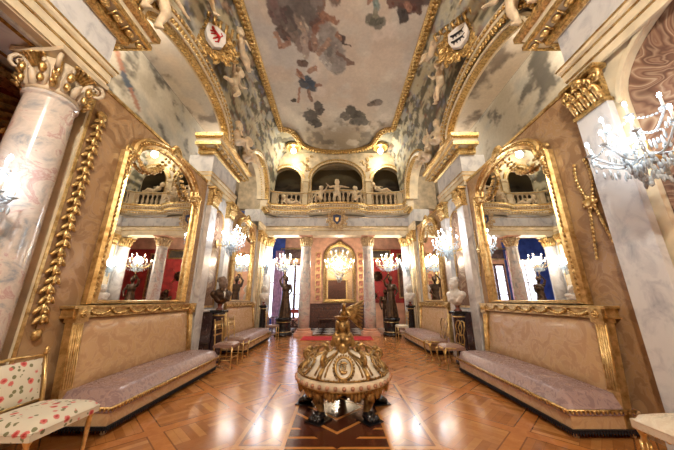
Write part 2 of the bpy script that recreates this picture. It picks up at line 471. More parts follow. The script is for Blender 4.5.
    return struct(grid_paint('ceiling', P, len(xs), len(ys), c.reshape(-1, 3)))
ceiling()

# ------------------------------------------------------------------ shell
W = 3.15
BAYS = [(2.75, 5.75), (7.25, 9.8)]
ZS = 5.28          # springing of the side arches (top of the cornice)
RISE = {2.75: .62, 7.25: 1.1}
def zarch(y):
    for a, b in BAYS:
        rise = RISE[a]
        c = (a+b)/2; h = (b-a)/2-.02
        if abs(y-c) < h: return ZS+rise*math.sqrt(1-((y-c)/h)**2)
    return ZS
def cove_pt(z, sx):
    q = max(0, min(1, (z-ZS)/(ZC-ZS))); th = math.asin(q)
    return sx*(2.92-.52*(1-math.cos(th)))
for sx, side in ((-1, 'left'), (1, 'right')):
    ys = np.arange(-3.0, 11.01, .05); nv = 46; P = []
    for y in ys:
        z0 = zarch(y)
        th0 = math.asin((z0-ZS)/(ZC-ZS))
        for k in range(nv):
            th = th0+(PI/2-th0)*k/(nv-1); z = ZS+(ZC-ZS)*math.sin(th)
            P.append((sx*(2.92-.52*(1-math.cos(th))), y, z))
    P = np.array(P); u = P[:, 1]*1.9; v = P[:, 2]*3.8+sx*7
    seed = 80 if sx < 0 else 105
    c = clouds(u, v, seed, (198,188,156), (216,210,184), (156,166,176), (66,64,50), .49, .1*sstep(7.4, 5.6, P[:, 2])-.02)
    r = fbm(u*2.2, v*2.2, seed+3); c = mixc(c, L((150,92,74)), sstep(.62, .7, r)*.5)
    r = fbm(u*2.0+4, v*2.0, seed+5); c = mixc(c, L((128,136,160)), sstep(.66, .72, r)*.6)
    struct(grid_paint('ceiling_cove_'+side, P, len(ys), nv, c))

def slab(name, mat, *b, kind=True, bevel=0):
    m = MB()
    for q in b: m.box(*q)
    o = m.build(name, mat, bevel=bevel)
    return struct(o) if kind else o

fl = slab('floor', PARQ, (-3.3, 3.3, -3.0, 11.25, -.1, 0))
slab('floor_marble', CHECK, (-5.2, 5.2, 11.25, 14.1, -.1, 0))
slab('floor_side_room', WOODD, (-5.0, -3.3, -3.0, 3.0, -.1, 0))

# left and right bay walls
def bay_wall(name, sx):
    m = MB()
    for a, b in BAYS: m.box(*sorted((sx*W, sx*(W+.2))), a, b, 0, 4.1)
    return struct(m.build(name, DAM))
bay_wall('wall_left', -1); bay_wall('wall_right', 1)
tn = [0]
def trim(mb, mat, bevel=0, parent=None):
    tn[0] += 1
    return struct(mb.build('trim_%d' % tn[0], mat, parent, bevel))

for sx, side in ((-1, 'left'), (1, 'right')):
    S = Matrix.Scale(sx, 4, (1, 0, 0))     # everything below is written for +x
    def T(): m = MB(); m.M = S; return m
    # gilt fillet on top of the bay walls
    m = T()
    for a, b in BAYS:
        m.box(W-.02, W+.2, a, b, 4.08, 4.13); m.box(W-.012, W+.01, a+.0, a+.03, 0, 4.1)
    trim(m, GOLDS)
    # galleries behind the arches
    ys = np.arange(2.3, 11.01, .05); zs = np.arange(4.1, 6.86, .05)
    Y, Z = np.meshgrid(ys, zs, indexing='ij'); X = np.full_like(Y, sx*4.5)
    seed = 200 if sx < 0 else 233
    wv = Y*.9+Z*.8
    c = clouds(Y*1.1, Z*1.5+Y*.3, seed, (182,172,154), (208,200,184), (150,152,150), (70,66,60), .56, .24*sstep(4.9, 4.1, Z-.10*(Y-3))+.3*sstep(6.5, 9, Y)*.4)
    if sx < 0:   # two small flying figures
        for (y0, z0, y1, z1, r, col) in ((4.1,6.2,4.35,5.9,.07,(150,100,80)),(4.35,5.9,4.6,5.75,.09,(70,84,100)),(4.6,5.75,4.9,5.5,.05,(160,110,90)),(4.0,6.35,4.1,6.2,.05,(180,130,100)),(4.9,5.3,5.4,5.0,.10,(80,70,64)),(4.2,4.9,4.6,4.8,.14,(88,82,76))):
            dx, dz = y1-y0, z1-z0; t = np.clip(((Y-y0)*dx+(Z-z0)*dz)/(dx*dx+dz*dz), 0, 1)
            d = np.hypot(Y-y0-t*dx, Z-z0-t*dz)+.06*(fbm(Y*6, Z*6, 4)-.5)
            c = mixc(c, L(col), sstep(r*1.2, r*.8, d)*.9)
    P = np.stack([X, Y, Z], -1).reshape(-1, 3)
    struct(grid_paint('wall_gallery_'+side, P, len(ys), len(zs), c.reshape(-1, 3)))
    xs = np.arange(2.9, 4.55, .05); ys = np.arange(2.3, 11.01, .05)
    X, Y = np.meshgrid(xs, ys, indexing='ij')
    c = clouds(X, Y, seed+7, (212,196,176), (222,208,188), (184,180,176), (110,96,84), .62)
    P = np.stack([sx*X, Y, np.full_like(X, 6.86)], -1).reshape(-1, 3)
    struct(grid_paint('ceiling_gallery_'+side, P, len(xs), len(ys), c.reshape(-1, 3)))
    m = T(); m.box(W+.2, 4.5, 2.7, 11, 4.0, 4.1)
    trim(m, CREAMD)
    # piers: mid pier, corner pier and the near entablature
    for (a, b) in ((5.75, 7.25), (9.8, 11.0)):
        m = T(); m.box(W-.03, W+.55, a, b, 0, 4.0); trim(m, GREYM)
    # frieze (marble) and architrave (cream)
    cuts = [(-3.0, 2.75), (5.75, 7.25), (9.8, 10.95)]
    m = T()
    for a, b in cuts: m.box(W-.06, W+.55, a, b, 4.36, 4.86)
    trim(m, GREYM)
    m = T(); arg = T()
    for k, (a, b) in enumerate(cuts):
        kk = .45 if k else .65
        pr = [(0, 4.02), (.05*kk, 4.02), (.05*kk, 4.14), (.08*kk, 4.15), (.08*kk, 4.26), (.13*kk, 4.30), (.13*kk, 4.36), (0, 4.36)]
        path = [(W+.5, b, 0), (W-.04, b, 0), (W-.04, a, 0)]+([(W+.5, a, 0)] if k == 1 else [])
        m.sweep(pr, path)
        for uu, zz in ((.05, 4.14), (.08, 4.265), (.13, 4.355)):
            arg.sweep([(uu*kk-.004, zz-.012), (uu*kk+.012, zz-.012), (uu*kk+.012, zz+.008), (uu*kk-.004, zz+.008)], path)
    b0 = trim(m, CREAM); arg.build('gilt_fillet', GOLDS, b0)
    # cornice: cream body, gilt mouldings, gilt brackets
    body = T(); gild = T(); br = T()
    for k, (a, b) in enumerate(cuts):
        e = .04
        path = [(W+.3, b, 0), (W-e, b, 0), (W-e, a, 0)]+([(W+.3, a, 0)] if k == 1 else [])
        body.sweep([(0, 4.86), (.06, 4.86), (.08, 4.98), (.25, 5.0), (.25, 5.12), (.31, 5.2), (.31, 5.27), (0, 5.27)], path)
        gild.sweep([(.055, 4.84), (.10, 4.86), (.12, 4.99), (.08, 4.99)], path)
        gild.sweep([(.25, 4.985), (.285, 4.99), (.285, 5.06), (.25, 5.06)], path)
        gild.sweep([(.28, 5.15), (.34, 5.19), (.34, 5.28), (.28, 5.285)], path)
        for i in range(len(path)-1):
            p, q = V(path[i]), V(path[i+1]); d = (q-p); ln = d.length; d.normalize(); nrm = d.cross(V((0,0,1)))
            ext = .4 if i == 1 else 0
            cnt = max(1, int((ln+(.36 if i == 1 else 0))/.2))
            for j in range(cnt):
                pos = p+d*(ln*(j+.5)/cnt)
                if i == 1: pos = p - d*.3 + d*((ln+(.6 if k == 1 else .3))*(j+.5)/cnt)
                if a < -1 and pos.y < 0: continue
                c0 = pos+nrm*.175+V((0,0,4.965))
                br.ell(c0, (.058, .066, .04), 8, 5)
                br.ell(c0+nrm*.02, (.03, .03, .05), 6, 4)
                e1 = pos+nrm*.12+V((0,0,4.93)); e2 = pos+nrm*.235+V((0,0,4.985))
                br.tube([e1+d*.085, e2+d*.085], .014, 5)
    b0 = trim(body, CREAM)
    gild.build('gilt_moulding', GOLD, b0); o = br.build('gilt_bracket', GOLD, b0)

# near left opening: wall of the next room, near right wall
slab('wall_side_room', BRICKRED, (-5.0, -4.9, -3, 2.9, 0, 6), (-4.9, -3.75, 2.72, 2.78, 0, 4.0))
slab('ceiling_side_room', CREAMD, (-5.0, -3.1, -3, 2.75, 4.0, 4.02))
m = MB(); m.box(-3.75, -W, 2.725, 2.75, 0, 4.02); trim(m, CREAM)
m = MB(); m.box(-3.75, -3.2, -1.5, 2.70, 3.97, 4.02); trim(m, GREYM)
m = MB()
for y0, y1 in ((1.5, 2.35), (.3, 1.3)):
    m.sweep([(0, 0), (.03, 0), (.03, -.02), (0, -.02)], [(-3.68, y0, 3.97), (-3.27, y0, 3.97), (-3.27, y1, 3.97), (-3.68, y1, 3.97)], closed=True)
trim(m, GOLDD)
# right near wall with arched onyx recess
def arch_poly(yc, hw, z0, zs, rise, n=20):
    return [(yc-hw, z0), (yc+hw, z0)]+[(yc+hw*math.cos(PI*i/n), zs+rise*math.sin(PI*i/n)) for i in range(n+1)]
def wall_with_arch(mb, axis, d0, d1, u0, u1, z0, z1, holes, N=24):
    """wall along u (y or x) with arched openings; holes: (uc, hw, zb, zs, rise)"""
    def P(u, z, d): return (d, u, z) if axis == 'x' else (u, d, z)
    us = {u0, u1}
    for (c, hw, zb, zs, r) in holes:
        for i in range(N+1): us.add(round(c-hw*math.cos(PI*i/N), 5))
    us = sorted(us)
    def top(u):
        for (c, hw, zb, zs, r) in holes:
            if abs(u-c) <= hw+1e-6: return zb, zs+r*math.sqrt(max(0, 1-((u-c)/hw)**2))
        return None
    for a, b in zip(us, us[1:]):
        h = next(((c, hw, zb, zs, r) for (c, hw, zb, zs, r) in holes if abs((a+b)/2-c) < hw), None)
        if not h:
            q = [(a, z0), (b, z0), (b, z1), (a, z1)]; cells = [q]
        else:
            c, hw, zb, zs, r = h
            ta = zs+r*math.sqrt(max(0, 1-((a-c)/hw)**2)); tb = zs+r*math.sqrt(max(0, 1-((b-c)/hw)**2))
            cells = [[(a, ta), (b, tb), (b, z1), (a, z1)]]
            if zb > z0: cells.append([(a, z0), (b, z0), (b, zb), (a, zb)])
        for q in cells:
            vs = [P(u, z, d0) for u, z in q]+[P(u, z, d1) for u, z in q]
            mb.add(vs, [(0,1,2,3), (7,6,5,4), (0,1,5,4), (1,2,6,5), (2,3,7,6), (3,0,4,7)], False)
m = MB(); wall_with_arch(m, 'x', W, W+.1, -3.0, 2.75, 0, 4.2, [(1.36, .97, .9, 3.45, .72)])
struct(m.build('wall_right_near', CREAM))
m = MB(); m.prism(arch_poly(1.36, .962, .91, 3.45, .71), 'x', W+.05, W+.09)
t = thing('onyx_panel', 'tall arched brown swirled onyx panel set in the cream wall at the right edge', 'wall panel', (0,0,0))
m.build('onyx_slab', ONYX, t)
m = MB(); ap = arch_poly(1.36, .97, .9, 3.45, .72)
m.sweep([(-.0, 0), (.05, 0), (.05, .03), (0, .03)], [(W-.035, y, z) for y, z in ap[2:]], A=(1,0,0)); m.build('panel_edge', CREAM, t)

# ------------------------------------------------------------------ the near end behind the camera
slab('wall_front', DAM, (-5.0, 3.3, -3.1, -3.0, 0, ZC))
m = MB(); m.sweep([(0, 0), (.16, 0), (.16, .08), (0, .08)], [(1.2, -3.0, 0), (1.2, -3.0, 3.7), (-1.2, -3.0, 3.7), (-1.2, -3.0, 0)], A=(0,1,0)); o = struct(m.build('door_3', GOLDS))
m = MB(); m.box(-1.2, 1.2, -3.0, -2.97, .01, 3.7)  # unseen doorway added so the end mirror has something dark to reflect
for x_ in (-1.05, .1):
    for z_ in (.2, 1.3, 2.4): m.box(x_, x_+.95, -2.97, -2.95, z_, z_+.95)
m.build('door_leaf', WOODD, o)

# ------------------------------------------------------------------ end wall with arcade
YE = 11.0
m = MB(); m.box(-3.2, 3.2, 10.72, 11.28, 4.36, 4.9); b0 = trim(m, GREYM)
m = MB()
for z_ in (4.40, 4.80): m.tube([(-3.05, 10.715, z_), (3.05, 10.715, z_)], .012, 6)
m.build('gilt_fillet', GOLDS, b0)
m = MB(); m.box(-3.2, 3.2, 10.76, 11.24, 4.02, 4.2); m.box(-3.2, 3.2, 10.72, 11.28, 4.2, 4.32); m.box(-3.2, 3.2, 10.66, 11.34, 4.32, 4.37); b0 = trim(m, CREAM)
m = MB(); m.tube([(-3.05, 10.715, 4.205), (3.05, 10.715, 4.205)], .012, 6); m.tube([(-3.05, 10.655, 4.345), (3.05, 10.655, 4.345)], .014, 6); m.build('gilt_fillet', GOLDS, b0)
def balc_path():
    pts = [(-3.1, 10.05), (-2.75, 10.35), (-2.35, 10.45), (-1.35, 10.5)]
    for i in range(13):
        a = PI*i/12; pts.append((-1.25*math.cos(a), 10.5-.34*math.sin(a)))
    return pts+[(1.35, 10.5), (2.35, 10.45), (2.75, 10.35), (3.1, 10.05)]
bp = [(x, y, 0) for x, y in balc_path()]
body = MB(); body.sweep([(-.0, 5.0), (.02, 5.0), (.02, 5.1), (.08, 5.2), (.08, 5.27), (-.85, 5.27), (-.85, 5.0)], [(x, y, 0) for x, y, _ in bp])
body.sweep([(0, 0), (-.12, 0), (-.02, .12), (.0, .2), (-.35, .2), (-.35, 0)], [(x, y+.25, 4.84) for x, y, _ in bp])
b0 = trim(body, CREAM)
g = MB(); g.sweep([(.02, 4.99), (.05, 5.0), (.05, 5.06), (.02, 5.07)], bp); g.sweep([(.07, 5.2), (.11, 5.22), (.11, 5.28), (.07, 5.285)], bp)
def walk(path, step):
    P = [V(p) for p in path]; out = []; acc = 0
    for p, q in zip(P, P[1:]):
        d = q-p; l = d.length; s_ = acc
        while s_ < l:
            out.append((p+d*(s_/l), d.normalized())); s_ += step
        acc = s_-l
    return out
for p, d in walk(bp, .11):
    n_ = d.cross(V((0,0,1)))
    g.ell(p+n_*.05+V((0,0,5.14)), (.035, .035, .05), 6, 4)
    g.ell(p-n_*.06+V((0,0,4.95)), (.03, .05, .03), 6, 4)
g.build('gilt_moulding', GOLD, b0)

# arcade wall
HOLES = [(-2.3, .67, 5.3, 6.65, .68), (0, 1.19, 5.3, 6.72, .86), (2.3, .67, 5.3, 6.65, .68)]
m = MB(); wall_with_arch(m, 'y', YE-.1, YE+.15, -4.5, 4.5, 5.27, ZC, HOLES)
struct(m.build('wall_back', CREAMD))
g = MB(); w2 = MB()
for (c, hw, zb, zs, r) in HOLES:
    n = 28
    path = [(c+(hw+.06), YE-.1, zb)]+[(c+(hw+.06)*math.cos(PI*i/n), YE-.1, zs+(r+.06)*math.sin(PI*i/n)) for i in range(n+1)]+[(c-(hw+.06), YE-.1, zb)]
    g.sweep([(.03, 0), (.09, 0), (.09, .07), (.03, .07)], path, A=(0,-1,0), smooth=False)
    g.sweep([(-.09, 0), (-.06, 0), (-.06, .065), (-.09, .065)], path, A=(0,-1,0), smooth=False)
    w2.sweep([(-.08, 0), (.04, 0), (.04, .05), (-.08, .05)], path, A=(0,-1,0))
    for p, d in walk(path, .085): g.ell(p+V((0,-.055,0)), .022, 6, 4)
for xc in (-1.42, 1.42, -3.05, 3.05):   # spandrel ornament
    for k in range(9):
        a = k*.7; g.spiral((xc+.12*math.cos(a)*(k % 3), YE-.13, 7.15+.09*k), .09, 1.2, 'y', a, (-1)**k, .018)
b0 = trim(w2, CREAM); g.build('gilt_moulding', GOLD, b0)
# piers of the arcade in front: small pilaster strips
m = MB()
for xc in (-1.42, 1.42, -3.0, 3.0):
    m.box(xc-.11, xc+.11, YE-.2, YE-.1, 5.27, 6.6); m.box(xc-.14, xc+.14, YE-.24, YE-.1, 6.55, 6.68)
trim(m, CREAM, .008)
# painted back of the end gallery
xs = np.arange(-4.5, 4.51, .06); zs = np.arange(5.2, 8.15, .06)
X, Z = np.meshgrid(xs, zs, indexing='ij')
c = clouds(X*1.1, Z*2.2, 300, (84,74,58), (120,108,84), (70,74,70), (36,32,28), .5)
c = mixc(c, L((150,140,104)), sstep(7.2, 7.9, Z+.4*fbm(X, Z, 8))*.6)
struct(grid_paint('wall_gallery_end', np.stack([X, np.full_like(X, 12.6), Z], -1).reshape(-1, 3), len(xs), len(zs), c.reshape(-1, 3)))
slab('ceiling_gallery_end', CREAMD, (-4.5, 4.5, 11.0, 12.6, ZC, ZC+.02))
slab('floor_gallery_end', CREAMD, (-4.5, 4.5, 11.0, 12.6, 5.2, 5.27))

# ------------------------------------------------------------------ arch ribs on the side bays
def rib_path(a, b, off=0, n=36):
    c = (a+b)/2; h = (b-a)/2+off
    pts = []
    for i in range(n+1):
        t = PI*i/n
        pts.append((c-h*math.cos(t), ZS+(RISE[a]+off)*math.sin(t)))
    return pts
for sx, side in ((-1, 'left'), (1, 'right')):
    for bi, (a, b) in enumerate(BAYS):
        ww = MB(); g = MB()
        def path(off, dx): return [(sx*(abs(cove_pt(max(z, ZS), 1))+dx), y, z) for y, z in rib_path(a, b, off)]
        A_ = (sx, 0, 0)
        dep = .07 if bi == 0 else .35
        ww.sweep([(-.02, -.10), (.09, -.10), (.09, dep), (-.02, dep)], path(0, 0), A=A_)
        for o_, w_ in ((.14, .07), (.27, .09)) if bi == 0 else ():
            ww.sweep([(-.035, -.12), (.035, -.12), (.035, .02), (-.035, .02)], path(o_+.12, 0), A=A_)
        if bi == 0:
            for p, d in walk(path(.18, -.11), .09): g.ell(p, (.04, .04, .045), 6, 4)
            for p, d in walk(path(.34, -.11), .11): g.ell(p, (.05, .05, .04), 6, 4)
        ww.sweep([(.03, -.16), (.07, -.16), (.07, -.08), (.03, -.08)], path(0, 0), A=A_)
        g.sweep([(.09, -.13), (.15, -.13), (.15, .02), (.09, .02)] if sx > 0 else [(-.15+.06, -.13), (-.09+.06, -.13), (-.09+.06, .02), (-.15+.06, .02)], path(.06, 0), A=A_)
        for p, d in walk(path(.10, -.13), .10): g.ell(p, (.04, .04, .04), 6, 4)
        for p, d in walk(path(-.02, -.02), .12): g.ell(p, (.05, .05, .03), 6, 4)
        for p, d in (walk(path(-.01, .15), .10) if bi else []): g.ell(p, (.04, .04, .022), 6, 4)
        b0 = trim(ww, CREAM); g.build('gilt_moulding', GOLD, b0)

# ------------------------------------------------------------------ gilded frame of the ceiling painting
half = [(-2.3, -2.9), (-2.3, 9.05), (-2.0, 9.12), (-1.86, 9.25), (-1.74, 9.55), (-1.66, 9.9)]
arc = [(-1.66*math.cos(PI*i/18), 9.9+.85*math.sin(PI*i/18)) for i in range(1, 18)]
fp = half+arc+[(-x, y) for x, y in half[::-1]]
g = MB(); P3 = [(x, y, 0) for x, y in fp]
g.sweep([(-.115, ZC-.0), (-.115, ZC-.06), (-.06, ZC-.10), (.06, ZC-.10), (.115, ZC-.06), (.115, ZC)], P3)
for i, (p, d) in enumerate(walk(P3, .13)):
    if p.y < 2.5: continue
    n_ = d.cross(V((0,0,1)))
    for s_ in (-1, 1):
        g.ell(p+n_*.045*s_+V((0,0,ZC-.11)), (.055, .055, .035), 7, 4)
    g.ell(p+V((0,0,ZC-.13)), (.03, .03, .03), 6, 4)
trim(g, GOLD)

# ------------------------------------------------------------------ capitals and columns
def capital(mb, r, h, n=8, vol=.30):
    """foliate capital, origin at its foot"""
    mb.lathe([(r*.98, 0), (r*1.08, .02*h/.4), (r*1.02, .06*h/.4), (r*.98, h*.2), (r*1.12, h*.7), (r*1.3, h*.86)], n=20)
    for row, (z0, hh, ou) in enumerate(((.08, .36, .22), (.1, .62, .30))):
        for i in range(n):
            a = 2*PI*(i+.5*row)/n; ca, sa = math.cos(a), math.sin(a)
            pts = [(ca*r*q, sa*r*q, h*z) for q, z in ((1.0, z0), (1.08, z0+hh*.5), (1.16+ou*.3, z0+hh*.9), (1.2+ou*.8, z0+hh), (1.15+ou, z0+hh*.85))]
            mb.tube(pts, [r*.16, r*.2, r*.16, r*.1, r*.05], 6)
    for i in range(4):
        a = PI/4+PI/2*i; ca, sa = math.cos(a), math.sin(a)
        M0 = mb.M; mb.M = M0 @ Matrix.Translation((ca*r*1.42, sa*r*1.42, h*.74)) @ Matrix.Rotation(a, 4, 'Z')
        mb.spiral((0, 0, 0), r*vol, 1.6, 'y', PI/2, -1, r*.11, 7)
        mb.M = M0
    for i in range(4):
        a = PI/2*i; mb.ell((math.cos(a)*r*1.25, math.sin(a)*r*1.25, h*.86), (r*.2, r*.2, r*.18), 7, 5)
def abacus(mb, r, h, th):
    k = r*1.55; pts = []
    for i in range(4):
        a = PI/2*i+PI/4; c0 = V((math.cos(a), math.sin(a)))*k*1.28; a1 = a+PI/2; c1 = V((math.cos(a1), math.sin(a1)))*k*1.28
        mid = (c0+c1)/2*.84
        for t in (0, .08, .3, .5, .7, .92):
            q = (1-t)**2*c0+2*t*(1-t)*mid*.98+t*t*c1; pts.append((q.x, q.y))
    mb.prism(pts, 'z', h, h+th)
def column(label, x, y, r, ztop, shaftm, capm, abm, ch=.42, plinth=.12, base=.1, gild=None):
    t = thing('marble_column', label, 'column', (x, y, 0)); t['kind'] = 'thing'
    kp = 1.1 if gild else 1.45
    m = MB(); m.box(-r*kp, r*kp, -r*kp, r*kp, 0, plinth)
    m.lathe([(r*kp*.96, 0), (r*kp*.97, .03), (r*kp*.9, .06), (r*1.15, .07), (r*1.15, .09), (r*1.25, .11), (r*1.2, .14), (r*1.05, .15)], (0, 0, plinth), 28)
    m.build('base', abm, t, .006)
    z1 = ztop-ch-.05
    m = MB(); m.lathe([(r, plinth+.14), (r, .9), (r*.985, 1.8), (r*.93, 2.8), (r*.88, z1-.08), (r*.88, z1-.06), (r*.97, z1-.05), (r*.97, z1-.02), (r*.88, z1-.01), (r*.88, z1)], n=32)
    m.build('shaft', shaftm, t)
    m = MB(); m.M = Matrix.Translation((0, 0, z1)); capital(m, r*.88, ch, vol=.48 if gild else .30); cp = m.build('capital', capm, t)
    if gild:
        m = MB(); m.M = Matrix.Translation((0, 0, z1))
        for i in range(4):
            a = PI/2*i
            for k in range(5): m.tube([(math.cos(a+.1*(k-2))*r*.95, math.sin(a+.1*(k-2))*r*.95, ch*.62), (math.cos(a+.16*(k-2))*r*1.3, math.sin(a+.16*(k-2))*r*1.3, ch*.88), (math.cos(a+.2*(k-2))*r*1.42, math.sin(a+.2*(k-2))*r*1.42, ch*.8)], [.02, .025, .012], 6)
            a += PI/4
            for k in range(6): m.tube([(math.cos(a)*r*1.05, math.sin(a)*r*1.05, ch*.1+k*.04), (math.cos(a+.1*(k%2-.5))*r*1.35, math.sin(a+.1*(k%2-.5))*r*1.35, ch*.2+k*.05)], [.03, .014], 6)
        for i in range(8):
            a = 2*PI*(i+.5)/8
            m.ell((math.cos(a)*r*1.2, math.sin(a)*r*1.2, ch*.5), (.035, .035, .06), 7, 5); m.ell((math.cos(a)*r*1.12, math.sin(a)*r*1.12, ch*.22), (.03, .03, .05), 7, 5)
        m.build('gilt_leaf', gild, cp)
    m = MB(); m.M = Matrix.Translation((0, 0, z1)); abacus(m, r*.88, ch-.01, .055); m.build('abacus', abm, t, .006)
    return t
CAPM = gold_mat('parcel_gilt_stone', (150,112,66), (222,196,150), .45, 14, .5, .25)
column('grey-pink marble column left of the red carpet with gilt-stone capital', -1.33, 11.0, .235, 4.02, PINKM, CAPM, ROSE)
column('grey-pink marble column right of the red carpet with gilt-stone capital', 1.33, 11.0, .235, 4.02, PINKM, CAPM, ROSE)
column('pale marble column in the far left corner of the ballroom', -2.98, 11.0, .22, 4.02, MARB, GOLD, CREAM)
column('pale marble column in the far right corner of the ballroom', 2.98, 11.0, .22, 4.02, MARB, GOLD, CREAM)
column('large veined marble column at left edge with scrolled cream and gold capital', -3.18, 2.38, .23, 3.95, PINKM, CREAMD, CREAMD, .42, gild=GOLD)

def pilaster(name, label, sx, y0, y1, z0, z1, ch, mat, capm, proj=.10, edge=None):
    yc = (y0+y1)/2; w = (y1-y0)
    t = thing(name, label, 'pilaster', (sx*(W-.032), yc, 0), 0 if sx < 0 else PI); t['kind'] = 'thing'
    m = MB(); m.box(0, proj, -w/2, w/2, z0+.18, z1-ch); 
    sh = m.build('shaft', mat, t, .006)
    m = MB(); m.box(0, proj+.05, -w/2-.03, w/2+.03, 0, .12); m.box(0, proj+.025, -w/2-.015, w/2+.015, .12, .18); m.build('base', mat, t, .006)
    m = MB(); zc = z1-ch
    m.box(0, proj+.03, -w/2-.01, w/2+.01, zc-.03, zc+.015)
    m.box(0, proj-.01, -w/2+.01, w/2-.01, zc, z1-.04); 
    m.box(0, proj+.08, -w/2-.05, w/2+.05, z1-.05, z1)
    k = 5
    for row in (0, 1):
        for i in range(k-row):
            yy = -w/2+w*(i+.5+.5*row)/k; zz = zc+.02+row*.1*ch/.4
            s_ = ch/.42
            m.tube([(proj-.01, yy, zz), (proj+.02, yy, zz+.1*s_), (proj+.06, yy, zz+.17*s_), (proj+.10, yy, zz+.17*s_), (proj+.10, yy, zz+.13*s_)], [w*.08, w*.11, w*.09, w*.06, w*.03], 6)
    for s_ in (-1, 1):
        m.spiral((proj+.04, s_*(w/2-.03), z1-.13*ch/.42), .085, 1.5, 'x', PI/2, -s_, .03, 7)
    m.ell((proj+.06, 0, z1-.08), (.05, .07, .06), 8, 5); m.build('capital', capm, t)
    if edge:
        m = MB()
        for yy in (-w/2+.02, w/2-.02): m.tube([(proj+.005, yy, .2), (proj+.005, yy, z1-ch-.03)], .014, 6)
        m.build('gilt_edge', edge, sh)
    return t
for sx, sd in ((-1, 'left'), (1, 'right')):
    pilaster('marble_pilaster', 'pale marble pilaster with gilt capital beside the near %s sofa\'s far end' % sd, sx, 5.79, 6.10, 0, 4.0, .45, MARB, GOLD, .12)
    pilaster('marble_pilaster', 'pale marble pilaster with gilt capital just before the far %s mirror' % sd, sx, 6.83, 7.15, 0, 4.0, .45, MARB, GOLD, .12)
    pilaster('cream_pilaster', 'cream gilt-edged pilaster just past the far %s mirror' % sd, sx, 9.90, 10.12, 0, 4.0, .42, CREAM, GOLD, .10, GOLDS)
    pilaster('cream_pilaster', 'cream gilt-edged pilaster next to the far %s corner column' % sd, sx, 10.36, 10.62, 0, 4.0, .42, CREAM, GOLD, .10, GOLDS)
pilaster('marble_pilaster', 'broad pale marble pilaster with large gilt capital by onyx panel', 1, 2.40, 2.78, 0, 4.0, .46, GREYM, GOLD, .08)

# mid pier: onyx panel and dark dado between the strips
for sx, sd in ((-1, 'left'), (1, 'right')):
    rz = 0 if sx < 0 else PI
    t = thing('onyx_panel', 'narrow arched onyx panel behind the crystal wall lights, middle of %s wall' % sd, 'wall panel', (sx*(W-.03), 6.465, 0), rz)
    m = MB(); m.prism(arch_poly(0, .27, 1.2, 3.3, .27), 'x', .002, .02); m.build('onyx_slab', ONYX, t)
    m = MB(); ap = arch_poly(0, .28, 1.2, 3.3, .28); m.sweep([(-.02, 0), (.03, 0), (.03, .035), (-.02, .035)], [(0.002, y, z) for y, z in ap], A=(1,0,0), closed=True); m.build('panel_edge', GOLDS, t)
    t = thing('marble_dado', 'dark veined marble dado under the onyx panel of the %s wall' % sd, 'dado', (sx*(W-.03), 6.465, 0), rz)
    m = MB(); m.box(.002, .06, -.31, .31, .0, 1.08); m.build('slab', DARKM, t, .005)
    m = MB(); m.box(.002, .10, -.31, .31, 1.08, 1.13); m.build('cap_moulding', MARB, t, .01)

